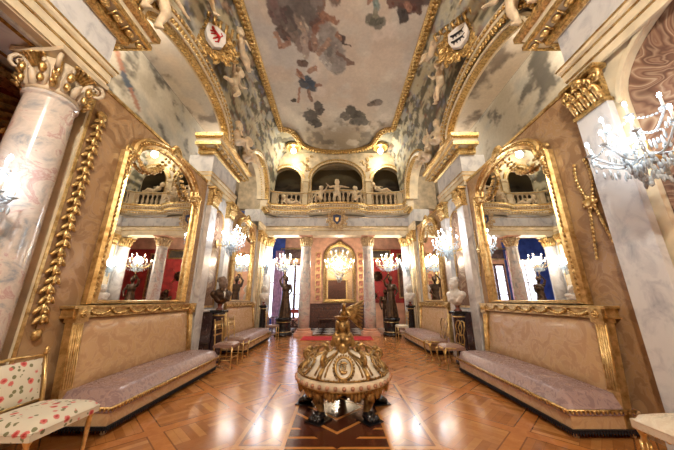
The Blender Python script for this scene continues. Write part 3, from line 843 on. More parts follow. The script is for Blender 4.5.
# ------------------------------------------------------------------ wall mirrors
def wall_mirror(label, loc, rz, hw=1.06):
    t = thing('wall_mirror', label, 'mirror', loc, rz, 'tall gilt wall mirrors above the sofas')
    z0, zs, zt = 1.295, 3.46, 4.06
    out = [(-hw, z0), (hw, z0), (hw, zs), (hw-.10, zs+.05)]
    n = 20; aw = hw-.12
    out += [(aw*math.cos(PI*i/n), zs+.08+(zt-zs-.08)*math.sin(PI*i/n)) for i in range(n+1)]
    out += [(-hw+.10, zs+.05), (-hw, zs)]
    P = [(0.01, y, z) for y, z in out]
    k = .9 if hw > 1 else .8
    m = MB(); m.sweep([(0, 0), (0, .07), (-.03, .10), (-.05, .07), (-.09, .07), (-.11, .10), (-.13, .07), (-.17, .05), (-.17, 0)], P, A=(1,0,0), closed=True)
    # the bottom rail is narrow: clip it down to a thin bar
    for i_, (x_, y_, z_) in enumerate(m.v):
        if z_ < z0+.18: m.v[i_] = (x_, y_, z0+(z_-z0)*.3)
    fr = m.build('frame', GOLDS, t)
    m = MB()
    ctr = V((0, 0, 2.6))
    for p, d in walk(P+[P[0]], .07):
        n_ = (d.cross(V((1,0,0))))
        if p.z < z0+.1: continue
        m.ell(p-n_*.07+V((.075, 0, 0)), (.018, .026, .026), 6, 4)
        if int(p.z*100) % 3: m.ell(p-n_*.150+V((.055, 0, 0)), (.014, .022, .022), 5, 4)
    m.build('carved_leaf_band', GOLD, fr)
    m = MB(); q = [(y*.93, min(z, 99)) for y, z in out]
    q = [(y*(hw-.16)/hw, z0+.05+(z-z0)*(zt-z0-.21)/(zt-z0)) for y, z in out]
    m.add([(.035, y, z) for y, z in q], [tuple(range(len(q)))], False); m.build('glass', MIRROR, t)
    # garlands
    def swag(a, b, drop, r=.035):
        m = MB()
        a, b = V(a), V(b); N = 16
        for i in range(N+1):
            s_ = i/N; p = a.lerp(b, s_); p.z -= drop*4*s_*(1-s_); p.x += .02
            rr = r*(.7+.6*math.sin(PI*s_))
            for k in range(2):
                m.ell(p+V((random.uniform(0, .02), random.uniform(-.02, .02), random.uniform(-.02, .02))), (rr*.8, rr, rr*.8), 6, 4)
        m.build('garland', GOLD, t)
    swag((.06, -hw+.15, zs+.05), (.06, -.12, zt-.22), .30); swag((.06, hw-.15, zs+.05), (.06, .12, zt-.22), .30)
    swag((.06, -.12, zt-.1), (.06, .12, zt-.1), -.08, .05)
    swag((.06, -hw+.12, zs), (.06, -hw+.10, zs-.4), 0, .03); swag((.06, hw-.12, zs), (.06, hw-.10, zs-.4), 0, .03)
    m = MB()
    for k in range(14):
        a = PI*k/13; m.tube([(.06, 0, zt-.05), (.12, .09*math.cos(a), zt-.05+.09*math.sin(a)), (.09, .17*math.cos(a), zt-.05+.17*math.sin(a))], [.03, .03, .012], 6)
    m.ell((.1, 0, zt-.03), (.05, .06, .06), 8, 6)
    for s_ in (-1, 1):
        m.spiral((.08, s_*(hw-.07), zs+.03), .09, 1.5, 'x', 0, s_, .025); m.ell((.08, s_*(hw-.07), zs+.02), .05, 8, 5)
    m.build('crest', GOLD, t)
    return t
wm = wall_mirror('tall gilt arched mirror above the near left sofa', (-W, 4.36, 0), 0)
dup(wm, (W, 4.36, 0), PI, 'tall gilt arched mirror above the near right sofa')
wm2 = wall_mirror('tall gilt arched mirror above the far left sofa', (-W, 8.53, 0), 0, .92)
dup(wm2, (W, 8.53, 0), PI, 'tall gilt arched mirror above the far right sofa')

# ------------------------------------------------------------------ sofas
def cushion(mb, x0, x1, y0, y1, z0, h, nx=14, ny=30, e=.07):
    vs = []; fs = []
    for i in range(nx+1):
        for j in range(ny+1):
            u = i/nx; w = j/ny
            x = x0+(x1-x0)*u; y = y0+(y1-y0)*w
            dx = min(x-x0, x1-x); dy = min(y-y0, y1-y); d = min(dx, dy)
            q = min(1, d/e); z = z0+h*(.55*math.sqrt(max(0, 1-(1-q)**2))+.45*math.sin(PI*min(1, max(0, u*.98+.01)))**.5*math.sin(PI*w)**.3)
            vs.append((x, y, z))
    N = ny+1
    for i in range(nx):
        for j in range(ny): fs.append((i*N+j, (i+1)*N+j, (i+1)*N+j+1, i*N+j+1))
    mb.add(vs, fs)
    mb.box(x0+.004, x1-.004, y0+.004, y1-.004, z0-.05, z0+.01)
def sofa(label, loc, rz, hl=1.27):
    t = thing('sofa', label, 'sofa', loc, rz, 'long wall sofas with gilt backs')
    m = MB(); m.box(.03, .765, -hl+.015, hl-.015, .085, .25); m.build('base', PEACH, t, .012)
    m = MB(); cushion(m, .1, .79, -hl, hl, .265, .18); m.build('seat', MAUVE, t)
    m = MB(); path = [(.10, -hl-.005, .262), (.795, -hl-.005, .262), (.795, hl+.005, .262), (.10, hl+.005, .262)]
    m.tube(path, .013, 6)
    for p, d in walk(path, .045): m.ell(p+V((0, 0, -.012)), (.014, .014, .024), 6, 4)
    m.build('braid', GOLD, t)
    m = MB()
    path = [(.06, -hl+.01, 0), (.772, -hl+.01, 0), (.772, hl-.01, 0), (.06, hl-.01, 0)]
    m.sweep([(0, .085), (.012, .085), (.012, .097), (0, .097)], path); m.sweep([(-.02, .055), (-.006, .055), (-.006, .09), (-.02, .09)], path)
    for p, d in walk(path, .03): m.ell(p+V((0, 0, .06)), (.008, .008, .026), 5, 4)
    m.build('fringe', BLACKFR, t)
    for (x, y) in ((.70, -hl+.08), (.70, hl-.08), (.12, -hl+.08), (.12, hl-.08)):
        m = MB(); m.lathe([(.022, 0), (.03, .01), (.022, .03), (.035, .06), (.045, .11)], (x, y, 0), 10); m.build('foot', CREAMD, t)
    m = MB(); 
    vs = []; fs = []; nx, nz = 30, 14; ww = hl-.13
    for i in range(nx+1):
        for j in range(nz+1):
            u, w = i/nx, j/nz; b_ = min(1, min(u, 1-u)*14)*min(1, min(w, 1-w)*8)
            vs.append((.20-.10*w+.035*math.sqrt(b_), -ww+2*ww*u, .38+.77*w))
    for i in range(nx):
        for j in range(nz): a = i*(nz+1)+j; fs.append((a, a+nz+1, a+nz+2, a+1))
    m.add(vs, fs); m.box(.02, .10, -ww, ww, .3, 1.15); m.build('backrest', PEACH, t)
    fr = MB()
    fr.box(0.003, .15, -hl-.02, hl+.02, 1.17, 1.25); fr.box(0.003, .18, -hl-.05, hl+.05, 1.25, 1.285); fr.box(.003, .165, -hl-.03, hl+.03, 1.145, 1.172)
    for s_ in (-1, 1):
        y0, y1 = sorted((s_*hl, s_*(hl-.14)))
        lean = [(.15, .1), (.23, .1), (.15, 1.15), (.06, 1.15)]
        fr.prism(lean, 'y', y0, y1)
        for k in range(5):
            yy = y0+.02+.025*k; fr.tube([(.215, yy, .42), (.155, yy, 1.08)], .009, 6)
        fr.box(.05, .19, y0-.01, y1+.01, 1.10, 1.26)
    f = fr.build('gilt_frame', GOLDS, t, .006)
    m = MB()
    N = 7
    for k in range(N):
        ya = -hl+.16+(2*hl-.32)*k/N; yb = -hl+.16+(2*hl-.32)*(k+1)/N
        for i in range(11):
            s_ = i/10; m.ell((.165, ya+(yb-ya)*s_, 1.235-.06*4*s_*(1-s_)), (.016, .02, .012+.012*math.sin(PI*s_)), 6, 4)
        m.ell((.17, ya, 1.24), .025, 7, 5)
    for s_ in (-1, 1):
        for k in range(8): a = k*PI/4; m.ell((.195, s_*(hl-.07)+.03*math.cos(a), 1.19+.03*math.sin(a)), .017, 6, 4)
        m.ell((.2, s_*(hl-.07), 1.19), .02, 6, 4)
    m.build('carved_swag', GOLD, f)
    return t
sf = sofa('long mauve sofa with gilt back frame, behind the floral chair', (-W, 4.39, 0), 0)
dup(sf, (W, 4.33, 0), PI, 'long mauve sofa with gilt back frame, behind the small cream stool')
dup(sf, (-W, 8.53, 0), 0, 'far mauve sofa on the left wall beyond the dark bust')
dup(sf, (W, 8.53, 0), PI, 'far mauve sofa on the right wall beyond the scroll-backed chairs')

# ------------------------------------------------------------------ hanging leaf garlands on damask
def leaf_drop(mb, y0, z0, z1, n, w=.045, x=.03):
    for i in range(n):
        z = z0+(z1-z0)*i/n; s_ = (-1)**i
        for q in (-1, 0, 1):
            mb.ell((x+.01*abs(q == 0), y0+q*w*.9+s_*.012, z), (.022, w*.55, abs(z1-z0)/n*.62), 7, 5, Euler((q*.7, 0, 0)))
        mb.ell((x+.03, y0, z-.03), .018, 6, 4)
t = thing('leaf_garland', 'long gilt carved leaf garland hanging beside the large left column', 'wall ornament', (-W, 2.88, 0), 0)
m = MB(); leaf_drop(m, 0, 3.6, 1.05, 25, .044); m.tube([(.012, 0, 3.7), (.012, 0, 1.05)], .006, 6); m.build('leaf', GOLD, t)
m = MB(); m.ell((.04, 0, 3.68), (.04, .08, .06), 8, 5); m.ell((.04, 0, 1.0), (.03, .05, .06), 8, 5); m.build('bow', GOLD, t)
def trophy(label, x, y, z, rz, s=1):
    t = thing('wall_trophy', label, 'wall ornament', (x, y, z), rz)
    for sg in (-1, 1):
        m = MB()
        for i in range(11): # upper chains
            q = i/10; m.ell((.02, sg*(.03+.07*math.sin(PI*q*.8))*s, (.05+.5*q)*s), (.014, .022*s, .03*s), 6, 4)
        for i in range(13):
            q = i/12; m.ell((.02, sg*(.03+.09*q)*s, (-.05-.62*q*(1 if sg < 0 else .75))*s), (.014, .02*s, .03*s), 6, 4)
        m.build('chain', GOLD, t)
    m = MB(); m.ell((.03, 0, 0), (.03, .07*s, .07*s), 10, 6)
    for k in range(7): a = k*2*PI/7; m.ell((.03, .07*s*math.cos(a), .07*s*math.sin(a)), (.02, .03*s, .03*s), 6, 4)
    m.build('rosette', GOLDS, t)
    return t
trophy('gilt chain and rosette ornament on the damask right of the near right mirror', W, 2.98, 2.5, PI)
trophy('slim gilt chain ornament on the damask at the near right mirror\'s far side', W, 5.62, 2.4, PI, .8)

# ------------------------------------------------------------------ lights: chandeliers and sconces
def crystal_light(name, label, cat, loc, rz, R, n_arm, arc=2*PI, a0=0, tiers=((1.0, 0, 1.0),), flame=FLAMEY, stem_up=0, stem_dn=.25, group=None, body=GOLDS, drops=1.0, armat=None, power=40, col=(1,.86,.66), wallx=None):
    t = thing(name, label, cat, loc, rz, group)
    m = MB()
    m.lathe([(.012, -.02), (.03, 0), (.05, .03), (.02, .08), (.035, .14), (.015, .2), (.012, .3)], (0, 0, -.05), 12)
    if stem_up: m.tube([(0, 0, .2), (0, 0, stem_up)], .012, 6); m.ell((0, 0, stem_up-.02), (.07, .07, .03), 10, 5)
    if wallx is not None:
        m.tube([(0, 0, 0), (wallx*.5, 0, -.06), (wallx, 0, -.02)], .016, 7); m.ell((wallx, 0, 0), (.02, .07, .12), 10, 6)
    m.build('stem', body, t)
    dr = MB()
    for (fr_, zt, sc_) in tiers:
        na = max(4, int(n_arm*sc_))
        for i in range(na):
            a = a0+arc*(i+.5)/na; ca, sa = math.cos(a), math.sin(a); r = R*fr_
            am = MB(); pts = []
            for k in range(9):
                q = k/8; pts.append((ca*r*q, sa*r*q, zt+.02-.10*math.sin(PI*q*1.15)*R/.4+.02*q))
            am.tube(pts, .009, 6); e = V(pts[-1]); am.lathe([(.01, 0), (.035, .015), (.03, .02)], e, 8)
            ar = am.build('arm', armat or body, t)
            cm = MB(); cm.tube([e+V((0,0,.02)), e+V((0,0,.11))], .010, 7); cd = cm.build('candle', CANDLE, ar)
            fm = MB(); fm.ell(e+V((0,0,.135)), (.014, .014, .030), 7, 5); fm.build('flame_bulb', flame, ar)
            for k in range(int(7*drops)):
                q = 1-k/7.5; p = V((ca*r*q, sa*r*q, zt-.10*math.sin(PI*q*1.15)*R/.4))
                ln = random.uniform(.04, .09); dr.ell(p+V((0, 0, -ln)), (.011, .011, ln*.55), 5, 4)
            # bead chains to the next arm
            a2 = a0+arc*(i+1.5)/na
            if i < na-1 or arc > 6:
                p0 = e; p1 = V((math.cos(a2)*r, math.sin(a2)*r, e.z))
                for k in range(9):
                    q = k/8; p = p0.lerp(p1, q); p.z -= .10*4*q*(1-q)*min(1, R); dr.ell(p, .011, 5, 4)
    # the central basket of drops
    N = int(90*drops)
    for i in range(N):
        a = random.uniform(0, 2*PI); q = random.random(); rr = max(.075, R*.5*math.sqrt(1-q)*random.uniform(.75, 1))
        if arc < 6: a = a0+arc*random.random()
        dr.ell((rr*math.cos(a), rr*math.sin(a), .05-stem_dn*q), (.013, .013, .03), 5, 4)
    dr.build('crystal_drop', CRYSTAL, t)['kind'] = 'stuff'
    ld = bpy.data.lights.new('lamp', 'POINT'); ld.energy = power; ld.color = col; ld.shadow_soft_size = .16
    lo = bpy.data.objects.new('lamp_light', ld); COL.objects.link(lo); lo.parent = t; lo.location = ((.12 if arc < 6 else 0), 0, .22)
    return t
WARM = (1, .80, .58); COOL = (.92, .96, 1)
crystal_light('crystal_chandelier', 'large crystal chandelier hanging in front of the arched mirror of the end room', 'chandelier', (.12, 12.8, 2.95), 0, .72, 14, tiers=((1, 0, 1), (.62, .42, .6)), stem_up=1.74, stem_dn=.72, drops=2, power=110, col=WARM)
sconce_kw = dict(arc=PI*1.3, a0=-PI*.65, flame=FLAMEW, armat=CRYSTAL, drops=1.3)
def sconce(label, sx, y, z, R, n, off=.38, pw=30, xw=None):
    rz = 0 if sx < 0 else PI; xx = (xw if xw else W-.03)
    return crystal_light('crystal_sconce', label, 'wall light', (sx*(xx-off), y, z), rz, R, n, wallx=-(off-.07), tiers=((1, 0, 1), (.6, .22, .5)), group='crystal wall lights', power=pw, col=(.88, .94, 1), stem_dn=.35, **sconce_kw)
sconce('big white crystal wall light before the onyx panel at right edge', 1, 2.03, 2.60, .36, 7, .38, 13, W)
sconce('crystal wall light cut off by the left edge, by the large column', -1, 1.93, 2.12, .20, 5, .26, 4, 3.2)
sconce('crystal wall light on the left wall above the dark bust', -1, 6.45, 2.72, .36, 6)
sconce('crystal wall light on the right wall above the white bust of the near pier', 1, 6.2, 2.55, .36, 6)
sconce('small crystal wall light above the far left bust', -1, 10.23, 2.6, .26, 5, .3, 22)
sconce('small crystal wall light above the far right bust', 1, 10.23, 2.55, .30, 5, .3, 22)
# two round ceiling lamps
for i, x in enumerate((-1.97, 1.97)):
    t = thing('ceiling_lamp', 'round gilt ceiling lamp with glowing globe above the %s small arch' % ('left' if x < 0 else 'right'), 'ceiling lamp', (x, 10.3, ZC-.11))
    m = MB(); m.lathe([(.34, .1), (.36, .06), (.33, .0), (.27, -.02), (.24, .03), (.14, .0), (.10, -.05)], n=28)
    for k in range(22): a = 2*PI*k/22; m.ell((.31*math.cos(a), .31*math.sin(a), -.005), (.04, .04, .03), 6, 4)
    m.build('dish', GOLD, t)
    m = MB(); m.ell((0, 0, -.16), .12, 16, 10); m.build('globe', GLOBE, t)
    ld = bpy.data.lights.new('lamp', 'POINT'); ld.energy = 30; ld.color = (1, .90, .70); ld.shadow_soft_size = .13
    lo = bpy.data.objects.new('lamp_light', ld); COL.objects.link(lo); lo.parent = t; lo.location = (0, -.05, -.38)

for sx, sd in ((-1, 'left'), (1, 'right')):
    for y, w_ in ((4.6, 'added at near'), (8.3, 'far')):
        t = thing('ceiling_lamp', 'round gilt lamp on the painted ceiling of the %s gallery, %s arch' % (sd, w_), 'ceiling lamp', (sx*3.7, 3.0 if y < 6 else y, 6.76))
        m = MB(); m.lathe([(.22, .095), (.25, .06), (.22, .0), (.16, .02), (.07, -.03)], n=24); m.build('dish', GOLD, t)
        m = MB(); m.ell((0, 0, -.1), .09, 14, 8); m.build('globe', GLOBE, t)
        ld = bpy.data.lights.new('lamp', 'POINT'); ld.energy = 95 if y < 6 else 45; ld.color = (1, .92, .80); ld.shadow_soft_size = .12  # near lamps are added out of view to brighten the gallery paintings
        lo = bpy.data.objects.new('lamp_light', ld); COL.objects.link(lo); lo.parent = t; lo.location = (0, 0, -.34)
# ------------------------------------------------------------------ sculpture
def head(mb, c, s, d=(0, -1, 0), hair=True):
    """head with face; d is where it looks"""
    c = V(c); d = V(d).normalized(); up = V((0,0,1)); sd = d.cross(up).normalized()
    def p(f, r, u): return c+d*f*s+sd*r*s+up*u*s
    mb.ell(c, (s*.42, s*.42, s*.52), 12, 8); mb.ell(p(.12, 0, -.12), (s*.34, s*.34, s*.4), 10, 8)
    mb.ell(p(.30, 0, -.38), s*.14, 8, 6)                    # chin
    mb.cap(p(.40, 0, .08), p(.50, 0, -.10), s*.05, s*.075, 6)   # nose
    for q in (-1, 1):
        mb.cap(p(.38, .08*q, .14), p(.32, .26*q, .12), s*.05, s*.04, 6)   # brow
        mb.ell(p(.0, .43*q, -.05), (s*.07, s*.07, s*.11), 6, 5); mb.ell(p(.30, .18*q, -.16), s*.12, 6, 5)
    mb.cap(p(.42, -.09, -.24), p(.42, .09, -.24), s*.045, s*.045, 6)
    if hair:
        for k in range(14):
            a = random.uniform(0, 2*PI); e = random.uniform(.1, 1.2)
            q = p(-.12+.38*math.cos(a)*math.cos(e), .42*math.sin(a)*math.cos(e), .1+.46*math.sin(e))
            mb.ell(q, s*.15, 6, 5)
def putto(name, label, loc, rz, pose='sit', s=1.0, mat=STONE, group=None, vox=.022, cat='statue', tilt=None, wings=False):
    m = MB()
    H = .8*s
    def sc3(p): return V(p)*s
    if pose == 'stand':
        pel = (0, 0, .36); ch = (0, .02, .56); hd = (0, -.02, .76)
        legs = [((-.06, 0, .34), (-.08, -.03, .18), (-.08, .02, .02)), ((.06, 0, .34), (.10, -.06, .18), (.12, .04, .03))]
        arms = [((-.11, 0, .62), (-.25, -.02, .58), (-.36, -.06, .68)), ((.11, 0, .62), (.25, 0, .60), (.37, -.04, .56))]
    elif pose == 'sit':
        pel = (0, 0, .10); ch = (.02, .0, .32); hd = (.05, -.03, .54)
        legs = [((-.07, -.02, .09), (-.10, -.24, .11), (-.12, -.26, -.10)), ((.07, -.02, .09), (.12, -.22, .16), (.18, -.30, -.06))]
        arms = [((-.10, 0, .38), (-.24, -.02, .28), (-.30, -.08, .12)), ((.13, 0, .38), (.27, -.06, .44), (.36, -.12, .56))]
    elif pose == 'recline':
        pel = (0, 0, .09); ch = (-.18, .0, .20); hd = (-.34, -.04, .36)
        legs = [((.04, -.03, .09), (.24, -.06, .16), (.42, -.04, .05)), ((.04, .04, .09), (.26, .02, .08), (.48, .02, .05))]
        arms = [((-.20, -.10, .24), (-.30, -.18, .12), (-.20, -.24, .03)), ((-.18, .09, .26), (-.05, .12, .34), (.06, .06, .30))]
    else:  # fly
        pel = (0, 0, .3); ch = (.05, -.02, .5); hd = (.12, -.06, .70)
        legs = [((-.06, 0, .28), (-.20, -.06, .16), (-.36, .02, .10)), ((.05, 0, .28), (.06, -.12, .10), (-.06, -.08, -.08))]
        arms = [((-.06, 0, .56), (-.20, -.06, .64), (-.28, -.10, .78)), ((.16, 0, .54), (.30, -.04, .48), (.40, -.10, .56))]
    m.ell(sc3(pel), (.105*s, .09*s, .09*s), 10, 8); m.ell(sc3(ch), (.12*s, .09*s, .11*s), 10, 8); m.cap(sc3(pel), sc3(ch), .088*s, .095*s)
    m.cap(sc3(ch), sc3(V(hd)*.8+V(ch)*.2), .05*s, .045*s)
    head(m, sc3(hd), .21*s, (.2, -1, -.1))
    for a, b, c in legs:
        m.cap(sc3(a), sc3(b), .075*s, .05*s); m.cap(sc3(b), sc3(c), .05*s, .03*s)
        m.cap(sc3(c), sc3(V(c)+V((.0, -.08, -.015))), .028*s, .02*s)
    for a, b, c in arms:
        m.cap(sc3(a), sc3(b), .045*s, .035*s); m.cap(sc3(b), sc3(c), .035*s, .022*s); d = (V(c)-V(b)).normalized(); m.ell(sc3(V(c)+d*.03), .028*s, 7, 5)
        for k in (-1, 0, 1): m.cap(sc3(V(c)+d*.03), sc3(V(c)+d*.075+V((.012*k, 0, .012*k))), .010*s, .008*s, 5)
    o = m.sculpt(name, mat, None, vox*max(.7, s), 2)
    o.location = loc; o.rotation_euler = (tilt or 0, 0, rz)
    tag(o, label, cat, group)
    return o
def drape(m, a, b, r0, r1, n=7, amp=.03):
    a, b = V(a), V(b)
    for k in range(n):
        q = 2*PI*k/n; o0 = V((math.cos(q), math.sin(q), 0))
        m.cap(a+o0*r0*.6, b+o0*r1*.75, r0*.45, r1*.36, 8)

# balcony putti and side figures
ZB = 5.28
for (x, y, pose, s, rz, lab) in (
        (0, 10.15, 'stand', 1.2, 0, 'standing cherub with open arms at the middle of the balcony'),
        (-.72, 10.26, 'sit', 1.0, -.3, 'seated cherub left of the middle cherub on the balcony'),
        (.74, 10.26, 'sit', 1.0, .5, 'seated cherub right of the middle cherub on the balcony'),
        (-1.98, 10.47, 'recline', 1.0, 0, 'reclining cherub at the left end of the balcony'),
        (1.98, 10.70, 'recline', 1.0, 0, 'reclining cherub lying along the rail at the right end of the balcony')):
    zz = ZB+(.34 if pose == 'sit' else .62 if pose == 'fly' else .0)
    if x > 1.9: zz = 5.965
    putto('cherub_figure', lab, (x, y-(.0), zz-(.0 if pose != 'sit' else .2)), rz, pose, s, STONE, 'plaster cherubs on the balcony')
for sx, sd in ((-1, 'left'), (1, 'right')):
    putto('cherub_figure', 'plaster cherub sitting on the gilt cornice block of the %s middle pier' % sd, (sx*2.76, 6.9, 5.33), PI/2*(-sx), 'sit', 1.3, STONE, 'plaster cherubs on the cornices')
    putto('cherub_figure', 'plaster cherub with raised arm on the near edge of the %s cornice block' % sd, (sx*2.76, 6.15, 5.42), PI/2*(-sx)+.5, 'sit', 1.15, STONE, 'plaster cherubs on the cornices')
    # figures round the painted shields
    zc = 6.74; yc = 4.2
    t = thing('shield_cartouche', ('gilt cartouche with white shield and red lion, above the near left arch' if sx < 0 else 'gilt cartouche with pale shield and black beasts, above the near right arch'), 'cartouche', (sx*2.62, yc, zc), (PI/2-.75)*(1 if sx < 0 else -1)); t.scale = (1.1, 1.1, 1.1)
    m = MB()
    for k in range(26):
        a = 2*PI*k/26; rr = .34+.05*math.sin(k*2.3)
        m.spiral((rr*math.cos(a)*1.1, .06, rr*math.sin(a)), .11, 1.3, 'y', a, (-1)**k, .034)
    m.ell((0, .10, 0), (.36, .06, .36), 16, 8)
    for k in range(8): m.tube([(-.42+.12*k, 0, .3+.1*math.sin(k)), (-.44+.12*k, -.06, .42), (-.40+.12*k, 0, .5)], .03, 6)
    m.build('scroll_frame', GOLD, t)
    m = MB(); pl = [(-.17, .2), (0, .24), (.17, .2), (.19, 0), (.14, -.16), (0, -.26), (-.14, -.16), (-.19, 0)]
    m.prism(pl, 'y', -.06, .02); sh = m.build('shield', plain('shield_white', (236,232,226), .4, 0, .03), t, .01)
    m = MB()
    if sx < 0:
        for a, b, r in (((-.06, .10), (.06, .02), .03), ((.06, .02), (.05, -.10), .022), ((-.06, .10), (-.08, .14), .032), ((-.05, .07), (-.11, .04), .015), ((-.02, .04), (-.09, -.02), .015), ((.03, 0), (-.04, -.10), .018), ((.05, -.1), (0, -.14), .015), ((.06, .02), (.11, .10), .012), ((.11, .10), (.08, .14), .012)):
            m.cap((a[0], -.065, a[1]), (b[0], -.065, b[1]), r, r*.8, 7)
        m.build('red_lion', plain('heraldic_red', (190,30,34), .5), sh)
    else:
        for zz in (.07, -.08):
            for a, b, r in (((-.09, 0), (.07, 0), .026), ((-.09, .01), (-.12, .03), .024), ((-.07, 0), (-.09, -.06), .012), ((-.03, 0), (-.03, -.06), .012), ((.03, 0), (.03, -.06), .012), ((.07, 0), (.10, -.05), .012), ((.07, .01), (.12, .05), .01)):
                m.cap((a[0], -.065, a[1]+zz), (b[0], -.065, b[1]+zz), r, r*.8, 7)
        m.build('black_beast', plain('heraldic_black', (30,28,34), .5), sh)
    putto('cherub_figure', 'flying plaster cherub on the far side of the %s shield' % sd, (sx*2.56, yc+.95, zc-.6), PI/2*(-sx), 'fly', 1.15, STONE, 'plaster cherubs around the shields')
    putto('cherub_figure', 'plaster cherub on the near side of the %s shield' % sd, (sx*2.56, yc-.95, zc-.1), PI/2*(-sx)+.4, 'sit', 1.15, STONE, 'plaster cherubs around the shields')
    putto('cherub_figure', 'plaster cherub above the %s shield against the painted cove' % sd, (sx*2.36, yc+.8, zc+.42), PI/2*(-sx), 'recline', 1.0, STONE, 'plaster cherubs around the shields')
    putto('cherub_figure', 'large plaster youth standing on the near %s cornice' % sd, (sx*2.70, 2.75, 5.30), PI/2*(-sx), 'stand', 1.5, STONE, 'plaster cherubs around the shields')

# coat of arms at the middle of the frieze
t = thing('coat_of_arms', 'gilt and cream coat of arms with blue shield on the frieze below the balcony', 'coat of arms', (0, 10.42, 4.62), 0)
t.scale = (1.3, 1, 1.15)
m = MB(); m.ell((0, .1, 0), (.25, .14, .32), 16, 8)
for k in range(20):
    a = 2*PI*k/20; m.spiral((.27*math.cos(a), .02, .33*math.sin(a)), .08, 1.3, 'y', a, (-1)**k, .025)
m.ell((0, -.02, .40), (.12, .07, .07), 10, 6); m.build('scroll_frame', CAPM, t)
m = MB(); m.prism([(-.13, .14), (0, .18), (.13, .14), (.12, -.06), (0, -.2), (-.12, -.06)], 'y', -.06, .0); sh = m.build('shield', plain('shield_blue', (46,58,96), .4), t, .01)
m = MB(); m.prism([(-.055, .05), (.055, .05), (.04, -.07), (0, -.1), (-.04, -.07)], 'y', -.075, -.06); m.build('shield_boss', GOLDS, sh)

# balustrade
t = thing('balustrade', 'cream stone balustrade with gilt rail along the end balcony', 'balustrade', (0, 0, 0))
def offp(dy): return [(x, y+dy, 0) for x, y, _ in bp]
m = MB(); m.sweep([(-.07, 5.86), (.07, 5.86), (.08, 5.93), (.05, 5.96), (-.07, 5.96)], offp(.22)); rl = m.build('rail', CREAM, t)
m = MB(); m.sweep([(.075, 5.885), (.095, 5.885), (.095, 5.92), (.075, 5.92)], offp(.22)); m.build('gilt_bead', GOLDS, rl)
m = MB(); m.sweep([(-.07, 5.272), (.07, 5.272), (.07, 5.36), (-.07, 5.36)], offp(.22)); m.build('plinth_course', CREAM, t)
bm = MB(); bm.lathe([(.05, 0), (.05, .04), (.03, .06), (.06, .16), (.055, .24), (.025, .36), (.03, .42), (.05, .45), (.05, .5)], n=10)
b0 = None
for i, (p, d) in enumerate(walk(offp(.22), .2)):
    if i == 0: continue
    if b0 is None: b0 = bm.build('baluster', STONE, t); o = b0
    else: o = b0.copy(); COL.objects.link(o); o.parent = t
    o.location = (p.x, p.y, 5.36)
for k, x in enumerate((-2.75, -1.42, 1.42, 2.75)):
    m = MB(); y = 10.57 if abs(x) > 2 else 10.72
    m.box(x-.11, x+.11, y-.11, y+.11, 5.36, 5.86); m.build('newel', CREAM, t, .01)

# busts
def bust(name, label, loc, rz, mat, headmat=None, s=1.0, uniform=False, wide=1.0):
    """looks along +x"""
    t = thing(name, label, 'bust', loc, rz)
    m = MB()
    m.ell((0, 0, .24*s), (.13*s, .22*s*wide, .13*s), 14, 9); m.ell((.02*s, 0, .16*s), (.11*s, .16*s*wide, .13*s), 12, 8)
    m.cap((0, -.17*s*wide, .27*s), (0, .17*s*wide, .27*s), .085*s, .085*s); m.cap((0, 0, .28*s), (.01*s, 0, .44*s), .075*s, .06*s)
    m.tube([(0, 0, .12*s), (0, 0, .0)], [.09*s, .05*s], 12)
    for q in (-1, 1): m.cap((.12*s, q*.02*s, .16*s), (.03*s, q*.13*s, .36*s), .03*s, .03*s); m.cap((.10*s, q*.12*s*wide, .12*s), (.02*s, q*.2*s*wide, .3*s), .03*s, .03*s)
    if not headmat or headmat is mat:
        head(m, (.02*s, 0, .53*s), .26*s, (1, .1, 0)); m.sculpt('torso', mat, t, .013, 1)
    else:
        m.sculpt('torso', mat, t, .013, 1)
        m = MB(); head(m, (.02*s, 0, .53*s), .26*s, (1, .1, 0)); m.cap((0, 0, .40*s), (.01*s, 0, .46*s), .065*s, .06*s); m.sculpt('head', headmat, t, .012, 1)
        m = MB(); m.cap((.10*s, 0, .30*s), (.125*s, 0, .2*s), .03*s, .012*s); m.build('white_collar', CANDLE, t)
    m = MB(); m.lathe([(.09*s, -.10), (.09*s, -.08), (.05*s, -.05), (.045*s, -.01), (.06*s, .02), (.06*s, .05)], n=18); m.build('socle', plain('red_marble_'+str(len(bpy.data.materials)), (110,56,44), .25), t)
    return t
def pedestal(name, label, loc, h, mat, capmat, w=.16, round_=True, group=None):
    t = thing(name, label, 'pedestal', loc, 0, group)
    m = MB()
    if round_: m.lathe([(w*1.25, 0), (w*1.25, .06), (w*1.05, .09), (w, .12), (w*.92, h-.12), (w, h-.10), (w*1.1, h-.06)], n=24)
    else: m.box(-w, w, -w, w, .1, h-.08); m.box(-w*1.2, w*1.2, -w*1.2, w*1.2, 0, .1)
    m.build('shaft', mat, t, 0 if round_ else .008)
    m = MB(); m.box(-w*1.2, w*1.2, -w*1.2, w*1.2, h-.06, h); m.build('top_slab', capmat, t, .008)
    m = MB(); m.lathe([(w*1.07, 0), (w*1.12, .02), (w*1.07, .04)], (0, 0, .115), 24); m.lathe([(w*1.02, 0), (w*1.07, .015), (w*1.02, .03)], (0, 0, h-.13), 24)
    m.build('gilt_ring', GOLDS, t)
    return t
pedestal('bust_pedestal', 'dark marble pedestal carrying the dark bust on the left', (-2.78, 6.42, 0), 1.12, DARKM, BLACKM, .13)
bust('portrait_bust', 'dark bronze-shouldered portrait bust by the left middle pier', (-2.78, 6.42, 1.222), -.5, BRONZE, plain('clay_head', (120,98,80), .5), .98, wide=1.25)
pedestal('bust_pedestal', 'dark marble pedestal carrying the larger white bust on the right', (2.78, 6.25, 0), 1.10, DARKM, BLACKM, .13)
